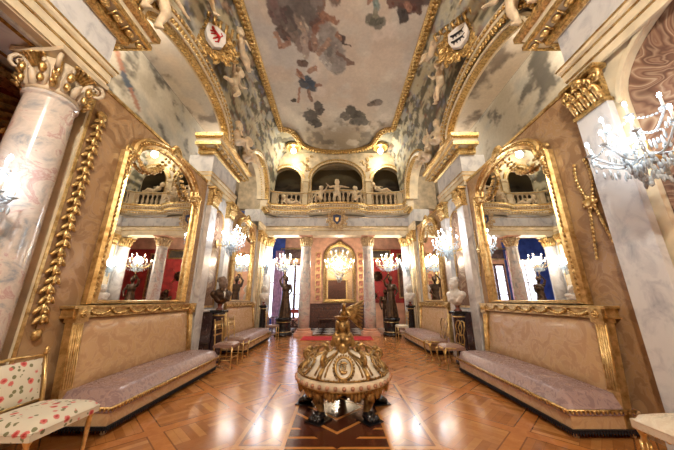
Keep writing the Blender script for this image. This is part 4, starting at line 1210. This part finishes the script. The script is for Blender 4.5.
bust('portrait_bust', 'white marble bust by the right middle pier', (2.78, 6.25, 1.202), PI+.3, WMARB, None, .98, wide=1.2)
pedestal('bust_pedestal', 'slim dark pedestal carrying the white bust in the far left corner', (-2.78, 10.23, 0), 1.15, BLACKM, BLACKM, .11)
bust('portrait_bust', 'small white marble bust near the far left corner column', (-2.78, 10.23, 1.252), -.4, WMARB, None, .95, wide=1.1)
pedestal('bust_pedestal', 'slim dark pedestal carrying the white bust in the far right corner', (2.78, 10.23, 0), 1.15, BLACKM, BLACKM, .12)
bust('portrait_bust', 'white marble bust near the far right corner column', (2.78, 10.23, 1.252), PI+.5, WMARB, None, 1.0, wide=1.1)

# bronze torch bearers with crystal candelabra
for sx, sd in ((-1, 'left'), (1, 'right')):
    x, y = (-2.12, 10.9) if sx < 0 else (2.17, 10.9)
    t = thing('statue_pedestal', 'black drum pedestal with gilt bands under the %s torch-bearer' % sd, 'pedestal', (x, y, 0))
    m = MB(); m.lathe([(.36, 0), (.36, .07), (.31, .10), (.29, .14), (.28, .52), (.31, .56), (.33, .6), (.33, .66)], n=28); m.build('drum', BLACKM, t)
    m = MB(); m.lathe([(.30, .14), (.31, .155), (.30, .17)], n=28); m.lathe([(.285, .50), (.30, .515), (.285, .53)], n=28); m.build('gilt_band', GOLDS, t)
    t = thing('torch_bearer_statue', 'dark bronze robed figure left of the red carpet holding up a crystal light' if sx < 0 else 'dark bronze robed figure right of the red carpet holding up a crystal light', 'statue', (x+.03, y, .664), 0)
    m = MB()
    drape(m, (0, 0, .95), (0, .02, .08), .13, .24, 8); m.cap((0, 0, .95), (0, 0, .4), .14, .18)
    m.ell((0, 0, 1.12), (.17, .12, .2), 12, 8); m.cap((-.17, 0, 1.25), (.17, 0, 1.25), .07, .07); m.cap((0, 0, 1.28), (0, -.02, 1.42), .06, .05)
    head(m, (0, -.03, 1.50), .22, (.1, -1, 0))
    m.cap((-.19, 0, 1.24), (-.26, -.04, 1.45), .055, .045); m.cap((-.26, -.04, 1.45), (-.10, -.05, 1.66), .042, .03)
    m.cap((.19, 0, 1.24), (.25, -.08, 1.02), .055, .045); m.cap((.25, -.08, 1.02), (.14, -.16, .86), .042, .03); m.ell((.13, -.17, .84), .04, 8, 6)
    m.ell((-.08, -.05, 1.69), .045, 8, 6)
    for k in range(4): m.cap((-.08, -.08, 1.67+.015*k), (-.04, -.10, 1.67+.015*k), .012, .010, 5)
    for q in (-.08, .08): m.cap((q, -.02, .05), (q, -.2, .03), .05, .035)
    m.lathe([(.26, 0), (.26, .04), (.2, .07)], n=20)
    m.sculpt('figure', BRONZE, t, .02, 2)
    m = MB(); m.tube([(-.07, -.06, 1.5), (-.07, -.06, 1.85)], .016, 7); m.lathe([(.02, 0), (.05, .04), (.03, .07)], (-.07, -.06, 1.79), 12); m.build('torch_shaft', GOLDS, t)
    crystal_light('crystal_candelabrum', 'lit crystal candelabrum carried by the %s torch-bearer' % sd, 'candelabrum', (x-.04, y-.06, 2.72), 0, .48, 10, flame=FLAMEY, tiers=((1, 0, 1), (.5, .22, .5)), stem_dn=.3, drops=1.4, power=60, col=(1, .90, .78))

# ------------------------------------------------------------------ chairs
def gilt_chair(label, loc, rz, seatm=TAUPE, group='slender gilt side chairs'):
    t = thing('gilt_chair', label, 'chair', loc, rz, group)
    for (x, y) in ((.19, -.19), (.19, .19)):
        m = MB(); m.lathe([(.010, 0), (.014, .02), (.012, .2), (.018, .25), (.013, .28), (.016, .42)], (x, y, 0), 8); m.build('leg', GOLDS, t)
    for y in (-.18, .18):
        m = MB(); m.tube([(-.20, y, 0), (-.18, y, .43), (-.20, y, .7), (-.24, y, .93)], [.012, .015, .013, .012], 8); m.ell((-.24, y, .94), .016, 8, 5); m.build('rear_post', GOLDS, t)
    m = MB(); m.box(-.2, .205, -.2, .2, .40, .43); m.tube([(.19, -.19, .2), (.19, .19, .2)], .007, 6); m.tube([(-.19, -.18, .16), (.19, -.19, .16)], .007, 6); m.tube([(-.19, .18, .16), (.19, .19, .16)], .007, 6); m.build('seat_rail', GOLDS, t)
    m = MB(); cushion(m, -.2, .21, -.205, .205, .44, .05, 10, 10, .06); m.build('seat', seatm, t)
    m = MB()
    m.box(-.245, -.225, -.18, .18, .86, .91); m.box(-.225, -.205, -.18, .18, .62, .65)
    m.build('back_rail', GOLDS, t)
    m = MB()
    for k in range(5): yy = -.12+.06*k; m.tube([(-.228, yy, .75), (-.24, yy, .87)], .006, 5)
    m.box(-.24, -.22, -.18, .18, .735, .75); m.build('spindle_gallery', GOLDS, t)
    return t
gc = gilt_chair('slender gilt chair with brown seat beside the near left sofa', (-2.36, 6.02, 0), 0)
dup(gc, (-2.40, 6.82, 0), 0, 'slender gilt chair between the dark bust and the far left sofa')
dup(gc, (-2.36, 10.1, 0), 0, 'slender gilt chair past the far left sofa')
gilt_chair('slender gilt chair with pale seat past the far right sofa', (2.38, 10.12, 0), PI, CREAMSILK)
def scroll_chair(label, loc, rz):
    t = thing('scroll_back_chair', label, 'chair', loc, rz, 'carved scroll-back chairs')
    for y in (-.2, .2):
        s_ = 1 if y > 0 else -1
        m = MB(); m.tube([(.18, y*.95, .41), (.235, y*1.1, .34), (.22, y*1.1, .2), (.185, y, .08), (.20, y*1.02, .02), (.235, y*1.08, .012)], [.026, .027, .018, .012, .013, .014], 8); m.build('leg', BRASS, t)
        m = MB(); m.tube([(-.25, y*.9, 0), (-.20, y*.9, .22), (-.19, y*.85, .42)], [.013, .016, .02], 8); m.build('leg', BRASS, t)
    m = MB(); m.tube([(.19, -.2, .41), (.22, 0, .39), (.19, .2, .41), (-.18, .18, .41), (-.18, -.18, .41)], .022, 8, closed=True); m.build('seat_rail', BRASS, t)
    m = MB(); cushion(m, -.2, .22, -.21, .21, .42, .06, 10, 10, .09); m.build('seat', TAUPE, t)
    m = MB()
    for s_ in (-1, 1):
        m.tube([(-.19, s_*.16, .42), (-.20, s_*.20, .55), (-.215, s_*.15, .66), (-.23, s_*.21, .80), (-.25, s_*.17, .90), (-.25, s_*.08, .92), (-.25, 0, .90)], .013, 7)
        m.tube([(-.20, s_*.03, .46), (-.21, s_*.07, .58), (-.22, s_*.02, .68), (-.23, s_*.08, .78), (-.25, s_*.02, .89)], .010, 6)
    m.tube([(-.215, -.16, .66), (-.22, 0, .63), (-.215, .16, .66)], .011, 6); m.tube([(-.195, -.17, .47), (-.195, .17, .47)], .011, 6)
    m.build('scroll_back', BRASS, t)
    return t
s1 = scroll_chair('carved scroll-back chair beside the near right sofa', (2.38, 5.86, 0), PI)
dup(s1, (2.38, 6.72, 0), PI, 'carved scroll-back chair next to the far right sofa')
# floral chair
t = thing('floral_chair', 'gilt chair upholstered in rose-print fabric, lower left corner', 'chair', (-2.52, 2.53, 0), 0); t.scale = (.94, .94, .94)
for y in (-.27, .27):
    m = MB(); m.lathe([(.012, 0), (.02, .02), (.014, .05), (.022, .3), (.018, .33), (.03, .36), (.03, .42)], (.25, y, 0), 10)
    lg = m.build('leg', GOLDS, t)
    m = MB(); m.tube([(-.30, y, 0), (-.26, y, .42), (-.29, y, .62), (-.36, y, .90)], [.016, .02, .016, .014], 8); m.lathe([(.014, 0), (.028, .015), (.014, .03), (.024, .05), (.006, .08)], (-.36, y, .89), 10); m.build('rear_post', GOLDS, t)
m = MB(); m.box(-.27, .27, -.29, .29, .37, .41); m.build('seat_rail', GOLDD, t, .008)
m = MB(); cushion(m, -.29, .30, -.31, .31, .42, .085, 14, 14, .09); m.build('seat', FLORAL, t)
m = MB(); vs = []; fs = []
for sgn in (1, -1):
    b = len(vs)
    for i in range(11):
        for j in range(11):
            u, w = i/10, j/10; bb = math.sqrt(max(0, math.sin(PI*u)*math.sin(PI*w)))
            vs.append((-.285-.075*w+sgn*(.01+.035*bb), -.245+.49*u, .50+.36*w))
    for i in range(10):
        for j in range(10): a = b+i*11+j; fs.append((a, a+11, a+12, a+1))
m.add(vs, fs); m.build('back_cushion', FLORAL, t)
m = MB(); m.tube([(-.36, -.27, .885), (-.365, 0, .90), (-.36, .27, .885)], .015, 7); m.tube([(-.285, -.27, .49), (-.285, .27, .49)], .013, 7); m.build('back_rail', GOLDS, t)
# stool on the right
t = thing('upholstered_stool', 'cream damask stool on gilt carved legs, lower right corner', 'stool', (2.65, 2.13, 0), 0)
for x in (-.27, .27):
    for y in (-.25, .25):
        m = MB(); m.lathe([(.012, 0), (.022, .02), (.014, .05), (.02, .12), (.026, .3), (.018, .33), (.032, .37), (.03, .40)], (x, y, 0), 10)
        for k in range(6): a = k*PI/3; m.tube([(x+.024*math.cos(a), y+.024*math.sin(a), .13), (x+.028*math.cos(a), y+.028*math.sin(a), .30)], .005, 5)
        m.build('leg', GOLDS, t)
m = MB(); m.box(-.29, .29, -.27, .27, .38, .42)
for k in range(14):
    for yy in (-.275, .275): m.ell((-.26+.04*k, yy, .385), (.018, .012, .02), 6, 4)
    for xx in (-.295, .295): m.ell((xx, -.25+.0385*k, .385), (.012, .018, .02), 6, 4)
m.build('carved_rail', GOLD, t)
m = MB(); cushion(m, -.31, .31, -.29, .29, .43, .08, 14, 14, .10); m.build('seat', CREAMSILK, t)
# small side table at the far left
t = thing('side_table', 'small dark round-legged side table in the far left corner', 'table', (-2.42, 10.52, 0), 0)
m = MB(); m.lathe([(.14, .70), (.15, .71), (.15, .73), (.14, .735)], n=24); m.build('tabletop', WOODD, t)
for k in range(3): a = k*2*PI/3; m = MB(); m.tube([(.11*math.cos(a), .11*math.sin(a), .70), (.06*math.cos(a), .06*math.sin(a), .4), (.13*math.cos(a), .13*math.sin(a), .01)], .012, 7); m.build('leg', WOODD, t)

# ------------------------------------------------------------------ the round ottoman
OY = 3.92
t = thing('round_ottoman', 'round cream silk ottoman with gilt sphinx, scrolls and lion-paw feet, centre of the room', 'ottoman', (.08, OY, 0), 0)
R = .60
m = MB()
prof = [(R*.97, .40), (R*.955, .46), (R*.90, .51), (R*.80, .56), (R*.66, .60), (R*.50, .63), (R*.36, .65), (R*.26, .67), (R*.2, .69)]
m.lathe(prof, n=48); m.build('silk_mantle', CREAMSILK, t)
m = MB(); m.lathe([(R*.9, .335), (R*1.0, .335), (R*1.04, .36), (R*1.02, .42), (R*.96, .44), (R*.9, .43)], n=48); bd = m.build('rim_band', CREAMD, t)
m = MB()
for k in range(40):
    a = 2*PI*k/40; c_, s_ = math.cos(a), math.sin(a)
    m.ell((R*1.04*c_, R*1.04*s_, .385), (.026, .026, .024), 7, 5)
m.build('rosette_row', plain('rose_gilt', (176,132,104), .45, .2), bd)
m = MB(); m.lathe([(R*.96, .43), (R*1.0, .445), (R*.95, .455)], n=48); m.lathe([(R*.97, .33), (R*1.03, .335), (R*1.0, .352)], n=48)
for k in range(64): a = 2*PI*k/64; m.ell((R*1.0*math.cos(a), R*1.0*math.sin(a), .455), .013, 6, 4)
m.build('gilt_moulding', OTTO, bd)
for k in range(6):      # apron swags
    m = MB(); a0 = 2*PI*k/6+PI/6
    for i in range(15):
        q = i/14; a = a0+q*PI/3; dz = .02+.075*abs(math.sin(PI*q*2))**2
        m.ell((R*.95*math.cos(a), R*.95*math.sin(a), .33-dz*.5), (.03, .03, dz*.7), 7, 5)
    m.build('carved_apron', OTTO, t)
for k in range(6):      # scroll ribs with dolphin-like volutes
    a = -PI/2+PI/6+k*PI/3+ (0); M_ = Matrix.Rotation(a, 4, 'Z')
    m = MB(); m.M = M_
    m.tube([(R*.2, 0, .70), (R*.30, 0, .67), (R*.50, 0, .64), (R*.72, 0, .59), (R*.93, 0, .50), (R*.99, 0, .45)], [.014, .018, .02, .022, .03, .03], 8)
    for s_ in (-1, 1): m.tube([(R*.30, s_*.025, .67), (R*.55, s_*.04, .63), (R*.8, s_*.06, .57), (R*.95, s_*.07, .48)], [.006, .009, .011, .013], 7)
    m.spiral((R*.80, 0, .64), .06, 1.5, 'y', -PI/2, 1, .026, 8)
    m.ell((R*.75, 0, .71), (.045, .026, .032), 10, 6); m.cap((R*.79, 0, .71), (R*.90, 0, .68), .02, .010, 7); k in (1, 4) and m.tube([(R*.34, 0, .67), (R*.37, 0, .73), (R*.45, 0, .76), (R*.52, 0, .72)], [.026, .026, .022, .010], 8)
    rb = m.build('scroll_rib', OTTO, t)
for k in range(6):      # medallions on the silk panels
    a = -PI/2+k*PI/3
    m = MB(); m.M = Matrix.Rotation(a, 4, 'Z') @ Matrix.Translation((R*.83, 0, .565)) @ Matrix.Rotation(-.62, 4, 'Y')
    ring = [(.012, .10*math.cos(q*PI/12), .125*math.sin(q*PI/12)) for q in range(24)]
    m.tube(ring, .016, 7, closed=True); 
    for q in range(24): m.ell((.015, .122*math.cos(q*PI/12), .148*math.sin(q*PI/12)), .015, 6, 4)
    m.tube([(.02, .05*math.cos(.7+q*PI/9), .06*math.sin(.7+q*PI/9)) for q in range(15)], .011, 6); m.tube([(.024, -.02+.04*math.cos(-2.2+q*PI/9), .045*math.sin(-2.2+q*PI/9)) for q in range(15)], .009, 6); m.tube([(.02, -.03, -.07), (.028, -.01, 0), (.02, -.03, .075)], .009, 6)
    m.build('medallion', OTTO, t)
for k in range(5):      # legs with ebonised paws
    a = [-PI/2-.62, -PI/2+.62, .25, PI-.25, PI/2][k]
    M_ = Matrix.Rotation(a, 4, 'Z')
    m = MB(); m.M = M_
    m.tube([(R*.80, 0, .34), (R*.86, 0, .28), (R*.84, 0, .18), (R*.78, 0, .10), (R*.80, 0, .06)], [.07, .075, .058, .042, .045], 10)
    for s_ in range(7): q = -.9+s_*.3; m.tube([(R*.86+.055*math.cos(q), .06*math.sin(q), .30), (R*.86+.05*math.cos(q), .06*math.sin(q), .19)], [.016, .008], 6)
    lg = m.build('leg', OTTO, t)
    m = MB(); m.M = M_
    m.ell((R*.84, 0, .055), (.09, .08, .045), 12, 7)
    for s_ in (-1.5, -.5, .5, 1.5): m.cap((R*.86, s_*.034, .055), (R*.86+.09-.012*abs(s_), s_*.04, .035), .028, .022, 7)
    m.build('paw', BLACKM, lg)
    m = MB(); m.M = M_; m.box(R*.84-.12, R*.84+.13, -.11, .11, .001, .016); m.build('paw_plinth', BLACKM, lg, .004)
# top: sphinx bust, basket and eagle
top = MB()
top.lathe([(.10, .65), (.13, .67), (.12, .69), (.085, .72), (.11, .75), (.10, .77)], n=20); top.build('socle', OTTO, t)
m = MB(); m.M = Matrix.Translation((0, -.06, -.68)) @ Matrix.Scale(1.36, 4)
m.ell((0, 0, 1.10), (.085, .07, .07), 12, 8)
for s_ in (-1, 1): m.ell((s_*.042, -.05, 1.105), .043, 10, 7); m.cap((s_*.07, 0, 1.15), (s_*.10, .02, 1.06), .03, .03)
m.cap((0, 0, 1.14), (0, -.005, 1.2), .035, .03); head(m, (0, -.01, 1.235), .105, (0, -1, 0), False)
for s_ in (-1, 1): m.cap((s_*.05, .01, 1.27), (s_*.065, .02, 1.14), .024, .018)
m.cap((0, -.02, 1.04), (0, -.06, .96), .06, .03)
m.sculpt('sphinx_bust', OTTO, t, .008, 1)
m = MB(); m.M = Matrix.Translation((0, 0, -.10)); m.lathe([(.05, 1.13), (.07, 1.15), (.075, 1.18), (.12, 1.215), (.125, 1.225), (.07, 1.23)], (0, -.03, 0), 18, smooth=False)
m.lathe([(.09, .86), (.10, .95), (.06, 1.1), (.07, 1.2)], (0, .04, 0), 12); m.build('basket', OTTO, t)
m = MB(); m.M = Matrix.Translation((.02, .06, -.13))
m.ell((0, 0, 1.30), (.06, .09, .06), 10, 7); m.cap((0, -.05, 1.33), (0, -.12, 1.40), .035, .025); m.cap((0, -.13, 1.41), (0, -.17, 1.40), .028, .01)
m.ell((0, -.13, 1.41), .032, 8, 6)
eg = m.sculpt('eagle_body', OTTO, t, .01, 1)
for s_ in (1,):
    m = MB(); m.M = Matrix.Translation((.02, .06, -.13))
    for k in range(9):
        q = k/8; x1 = s_*(.12+.18*(1-q*.22)); z1 = 1.47-.40*q
        m.tube([(s_*.03, 0, 1.33), (s_*(.10), .02, 1.36-.12*q), (x1, .03, z1)], [.035, .038, .014], 6)
    m.build('wing', OTTO, eg)


# red carpet
m = MB(); m.box(-1.28, 1.28, 9.72, 10.64, .002, .016); o = m.build('red_carpet', CRIMSON, None, .004); tag(o, 'crimson carpet on the parquet between the two end columns', 'carpet')

# ------------------------------------------------------------------ the end room
slab('wall_end_room', ROSE, (-5.2, 5.2, 14.0, 14.1, 0, 5.2))
slab('wall_end_room_side', plain('crimson_damask', (166,50,44), .7, 0, .15, 3), (5.1, 5.2, 11.3, 14, 0, 5.2), (1.75, 5.1, 13.93, 13.99, 1.2, 4.0))
BLUEW = plain('blue_wall_cloth', (70,96,176), .7, 0, .12, 3); slab('wall_end_room_side_left', BLUEW, (-5.2, -5.1, 11.3, 14, 0, 5.2), (-5.2, -3.75, 11.0, 11.3, 0, 5.2), (-5.1, -2.85, 13.93, 13.99, 0, 4.6)); slab('wall_end_room_front', ROSE, (3.75, 5.2, 11.0, 11.3, 0, 5.2))
slab('ceiling_end_room', WOODD, (-5.2, 5.2, 11.3, 14.1, 4.75, 4.85), *[(-5.2, 5.2, y, y+.12, 4.65, 4.75) for y in (11.7, 12.4, 13.1, 13.8)], *[(x, x+.12, 11.3, 14.0, 4.67, 4.75) for x in (-4, -3, -2, -1, 0, 1, 2, 3, 4)])
m = MB(); m.box(-1.72, 1.75, 13.9, 13.99, .0, 1.12)
for k in range(7): m.box(-1.6+k*.48, -1.22+k*.48, 13.87, 13.9, .2, .98)
m.box(-1.74, 1.77, 13.86, 13.99, 1.12, 1.17)
struct(m.build('baseboard_back', WOODD, None, .01))
# arched mirror
t = thing('arched_mirror', 'gilt arched mirror on the rose end wall behind the chandelier', 'mirror', (.13, 13.985, 0), 0)
pts = arch_poly(0, .82, 1.25, 3.55, .75)
P = [(x, 0, z) for x, z in pts]
m = MB(); m.sweep([(0, 0), (.05, 0), (.05, .08), (-.05, .12), (-.14, .05), (-.14, 0)], P, A=(0,-1,0), closed=True); f = m.build('frame', GOLDS, t)
m = MB()
for p, d in walk(P+[P[0]], .1): m.ell(p+V((0, -.09, 0)), .035, 6, 4)
for k in range(8): a = PI*k/7; m.tube([(0, -.1, 4.3), (.2*math.cos(a), -.12, 4.3+.2*math.sin(a))], [.05, .02], 6)
m.build('carved_band', GOLD, f)
m = MB(); m.add([(x*.88, -.03, 1.25+.1+(z-1.25)*.93) for x, z in pts], [tuple(range(len(pts)))], False); m.build('glass', MIRROR, t)
# small framed pictures flanking it
pic0 = None
for sx, sd in ((-1, 'left'), (1, 'right')):
    for k in range(7):
        x = .13+sx*1.14; z = 1.45+k*.37
        lab = 'small gilt-framed picture, %s of seven %s of the arched mirror' % (('lowest', 'second from bottom', 'third from bottom', 'middle one', 'third from top', 'second from top', 'topmost')[k], sd)
        if pic0 is None:
            pic0 = thing('framed_picture', lab, 'picture', (x, 13.985, z), 0, 'small pictures beside the arched mirror')
            m = MB(); m.sweep([(0, 0), (.035, 0), (.035, .03), (0, .03)], [(-.11, 0, -.13), (.11, 0, -.13), (.11, 0, .13), (-.11, 0, .13)], A=(0,-1,0), closed=True); m.build('frame', GOLDS, pic0)
            m = MB(); m.box(-.12, .12, -.015, -.002, -.14, .14); m.build('portrait', plain('small_portrait', (150,92,72), .5, 0, .5, 9), pic0)
        else: dup(pic0, (x, 13.985, z), 0, lab)
def wall_picture(label, x, y, z, w, h, col, rz=0, dark=True):
    t = thing('wall_picture', label, 'painting', (x, y, z), rz)
    m = MB(); m.sweep([(0, 0), (.07, 0), (.07, .05), (0, .05)], [(-w/2, 0, -h/2), (w/2, 0, -h/2), (w/2, 0, h/2), (-w/2, 0, h/2)], A=(0,-1,0), closed=True); m.build('frame', GOLDS, t)
    m = MB(); m.box(-w/2-.01, w/2+.01, -.02, -.002, -h/2-.01, h/2+.01); m.build('canvas', plain('canvas_'+str(int(x*10)+50), col, .5, 0, .5, 4), t); return t
wall_picture('dark wide landscape painting high on the red wall, right opening', 2.35, 13.92, 3.72, 1.0, .36, (70,62,50))
wall_picture('tall gilt-framed mirror-like picture at the far end of red wall', 3.55, 13.92, 2.6, .5, 2.2, (96,74,60))
wall_picture('dark framed painting over the glass door, left opening', -2.45, 13.98, 3.75, 1.1, .5, (86,66,60))
# window and glazed door of the left opening
daylight = emit('daylight_pane', (226,232,255), 2.2)
t = MB(); 
for k in range(2):
    m = MB(); x0 = -2.75+k*.52
    m.sweep([(0, 0), (.06, 0), (.06, .06), (0, .06)], [(x0+.06, 13.98, .08), (x0+.46, 13.98, .08), (x0+.46, 13.98, 3.15), (x0+.06, 13.98, 3.15)], A=(0,-1,0), closed=True)
    for z in (.9, 1.6, 2.3): m.box(x0+.04, x0+.46, 13.93, 13.98, z, z+.04)
    o = struct(m.build('door_%d' % (k+1), WOODD))
    m = MB(); m.box(x0+.05, x0+.46, 13.985, 13.995, .5, 3.1); m.build('pane', daylight, o)
m = MB(); m.sweep([(0, 0), (.05, 0), (.05, .06), (0, .06)], [(-4.3, 13.92, .5), (-3.35, 13.92, .5), (-3.35, 13.92, 3.4), (-4.3, 13.92, 3.4)], A=(0,-1,0), closed=True)
m.box(-3.85, -3.8, 13.87, 13.92, .5, 3.4); m.box(-4.3, -3.35, 13.87, 13.92, 2.2, 2.25)
o = struct(m.build('window_1', CREAM)); m = MB(); m.box(-4.3, -3.35, 13.915, 13.925, .5, 3.4); m.build('pane', daylight, o)
def curtain(name, label, x0, x1, y, z0, z1, mat, amp=.05, waves=5, axis='x'):
    m = MB(); n = 60; vs = []; fs = []
    for th in (0, .012):
        for i in range(n+1):
            u = x0+(x1-x0)*i/n; w = amp*math.sin(2*PI*waves*i/n)
            for z in (z0, z1):
                vs.append((u, y+w+th, z) if axis == 'x' else (y+w+th, u, z))
    for i in range(n): fs.append((2*i, 2*i+2, 2*i+3, 2*i+1)); b = 2*(n+1); fs.append((b+2*i+1, b+2*i+3, b+2*i+2, b+2*i))
    m.add(vs, fs); o = m.build(name, mat); tag(o, label, 'curtain'); return o
curtain('window_curtain', 'lilac curtain panel in the left opening beyond the corner column', -3.3, -2.85, 13.78, .02, 3.9, plain('lilac_curtain', (196,160,190), .7), .05, 5)
# armour and shields on the red wall
for i, (x, z, r) in enumerate(((2.15, 2.55, .26), (2.75, 1.6, .2), (1.95, 1.55, .16))):
    t = thing('wall_shield', ('large round dark shield on the red wall, right opening', 'smaller round shield low on the red wall near the tall picture', 'smallest round shield on the red wall beside the right column')[i], 'shield', (x, 13.92, z))
    m = MB(); m.M = Matrix.Rotation(PI/2, 4, 'X'); m.lathe([(r, 0), (r*1.02, .02), (r*.7, .06), (r*.2, .09), (r*.05, .12)], n=24); m.build('disc', BRONZE, t)
    m = MB(); m.tube([(-r*1.3, -.04, -r*1.3), (r*1.3, -.04, r*1.3)], .015, 6); m.tube([(r*1.3, -.04, -r*1.3), (-r*1.3, -.04, r*1.3)], .015, 6); m.build('crossed_sword', BRASS, t)
t = thing('suit_of_armour', 'dark suit of armour standing before the red wall, right opening', 'armour', (2.45, 13.55, 0), 0)
m = MB(); m.ell((0, 0, 1.32), (.2, .15, .24), 12, 8); m.ell((0, 0, 1.08), (.16, .13, .16), 10, 8)
for s_ in (-1, 1):
    m.cap((s_*.09, 0, 1.0), (s_*.11, -.02, .52), .09, .06); m.cap((s_*.11, -.02, .52), (s_*.12, 0, .09), .06, .045); m.cap((s_*.12, 0, .06), (s_*.13, -.16, .05), .05, .035)
    m.ell((s_*.23, 0, 1.46), (.09, .09, .08), 8, 6); m.cap((s_*.24, 0, 1.44), (s_*.3, -.03, 1.16), .06, .045); m.cap((s_*.3, -.03, 1.16), (s_*.26, -.16, .96), .045, .035); m.ell((s_*.25, -.2, .93), .05, 8, 6)
m.cap((0, 0, 1.5), (0, 0, 1.62), .07, .07); m.sculpt('body_plates', BRONZE, t, .02, 1)
m = MB(); m.ell((0, -.01, 1.73), (.11, .13, .14), 12, 8); m.cap((0, -.1, 1.76), (0, -.15, 1.70), .03, .02); m.build('helmet', BRONZE, t)
# folding chair and chest
t = thing('cross_frame_chair', 'red-brown cross-framed chair by the glass door, left opening', 'chair', (-2.05, 13.1, 0), 0)
m = MB()
for y in (-.2, 0, .2):
    m.tube([(-.26, y, 0), (-.15, y, .2), (.15, y, .42), (.26, y, .6)], .016, 6); m.tube([(.26, y, 0), (.15, y, .2), (-.15, y, .42), (-.26, y, .6)], .016, 6)
m.build('cross_frame', WOODD, t)
m = MB(); m.box(-.2, .2, -.22, .22, .43, .46); m.build('seat', RED, t, .01)
m = MB(); m.box(-.26, .26, .22, .24, .72, .9); m.tube([(-.26, .23, .55), (-.26, .23, .9)], .016, 6); m.tube([(.26, .23, .55), (.26, .23, .9)], .016, 6); m.build('backrest', RED, t)
t = thing('carved_bench', 'low dark carved bench against the panelled end wall', 'bench', (-.35, 13.55, 0), 0)
m = MB(); m.box(-.6, .6, -.2, .2, .40, .46); m.build('seat', WOODD, t, .01)
m = MB(); m.box(-.6, .6, .17, .21, .46, .85); m.build('backrest', WOODD, t, .01)
for x in (-.55, .55):
    for y in (-.16, .16): m = MB(); m.lathe([(.03, 0), (.02, .05), (.035, .2), (.02, .35), (.03, .4)], (x, y, 0), 10); m.build('leg', WOODD, t)

# near left side room: gilt pelmet curtain
t = thing('gilt_pelmet', 'gilt draped pelmet in the red side room at the left edge', 'pelmet', (-3.95, 2.40, 2.92), 0)
m = MB()
for k in range(4): m.tube([(-.1, -.9+.1*k, .9-.12*k), (.05, -.35, .55-.15*k), (.0, .25, .75-.1*k)], .07, 8)
for k in range(18): m.ell((.02, -.85+.065*k, .15+.25*abs(math.sin(k*.5))), (.05, .04, .12), 7, 5)
m.build('swag', GOLDD, t)
m = MB(); m.box(-.1, .1, -1.0, .3, .9, 1.0); m.build('pole_box', GOLD, t)

# ------------------------------------------------------------------ lamp added out of view behind the camera
def lamp(name, label, loc, e, col, size=.15):
    """a small hanging globe lamp"""
    t = thing('globe_lamp', label, 'lamp', loc)
    m = MB(); m.ell((0, 0, 0), .09, 14, 8); m.build('globe', GLOBE, t)
    m = MB(); m.tube([(0, 0, .09), (0, 0, .5)], .01, 6); m.lathe([(.03, 0), (.05, .02), (.02, .05)], (0, 0, .08), 10); m.build('stem', GOLDS, t)
    ld = bpy.data.lights.new('lamp', 'POINT'); ld.energy = e; ld.color = col; ld.shadow_soft_size = size
    lo = bpy.data.objects.new('lamp_light', ld); COL.objects.link(lo); lo.parent = t; lo.location = (0, 0, -.14-size)
crystal_light('crystal_chandelier', 'unseen crystal chandelier added behind the camera to light the ballroom', 'chandelier', (0, -1.6, 5.0), 0, .8, 12, tiers=((1, 0, 1), (.6, .4, .6)), stem_up=3.05, stem_dn=.6, power=800, col=(1, .93, .84))  # added chandelier, supplies much of the room's general light
def area(name, loc, rot, sx, sy, e, col):
    ld = bpy.data.lights.new(name, 'AREA'); ld.shape = 'RECTANGLE'; ld.size = sx; ld.size_y = sy; ld.energy = e; ld.color = col
    o = bpy.data.objects.new(name, ld); COL.objects.link(o); o.location = loc; o.rotation_euler = rot; return o

# ------------------------------------------------------------------ camera, world, view
cd = bpy.data.cameras.new('camera'); cam = bpy.data.objects.new('camera', cd); COL.objects.link(cam)
cam.location = (0, 0, CAMZ); cam.rotation_euler = (PI/2+PITCH, 0, 0)
cd.sensor_width = 36; cd.lens = F/674*36; cd.clip_start = .05; cd.clip_end = 100
sc.camera = cam
w = bpy.data.worlds.new('world'); sc.world = w; w.use_nodes = True
w.node_tree.nodes['Background'].inputs[0].default_value = (*lin((255,226,190)), 1)
w.node_tree.nodes['Background'].inputs[1].default_value = .2
sc.view_settings.view_transform = 'Standard'; sc.view_settings.look = 'None'; sc.view_settings.gamma = 1
sc.view_settings.use_curve_mapping = False
sc.view_settings.exposure = 0.86
sc.cycles.use_denoising = True
sc.cycles.max_bounces = 8; sc.cycles.diffuse_bounces = 5; sc.cycles.glossy_bounces = 5; sc.cycles.transmission_bounces = 5
sc.cycles.sample_clamp_indirect = 6; sc.cycles.caustics_reflective = False; sc.cycles.caustics_refractive = False
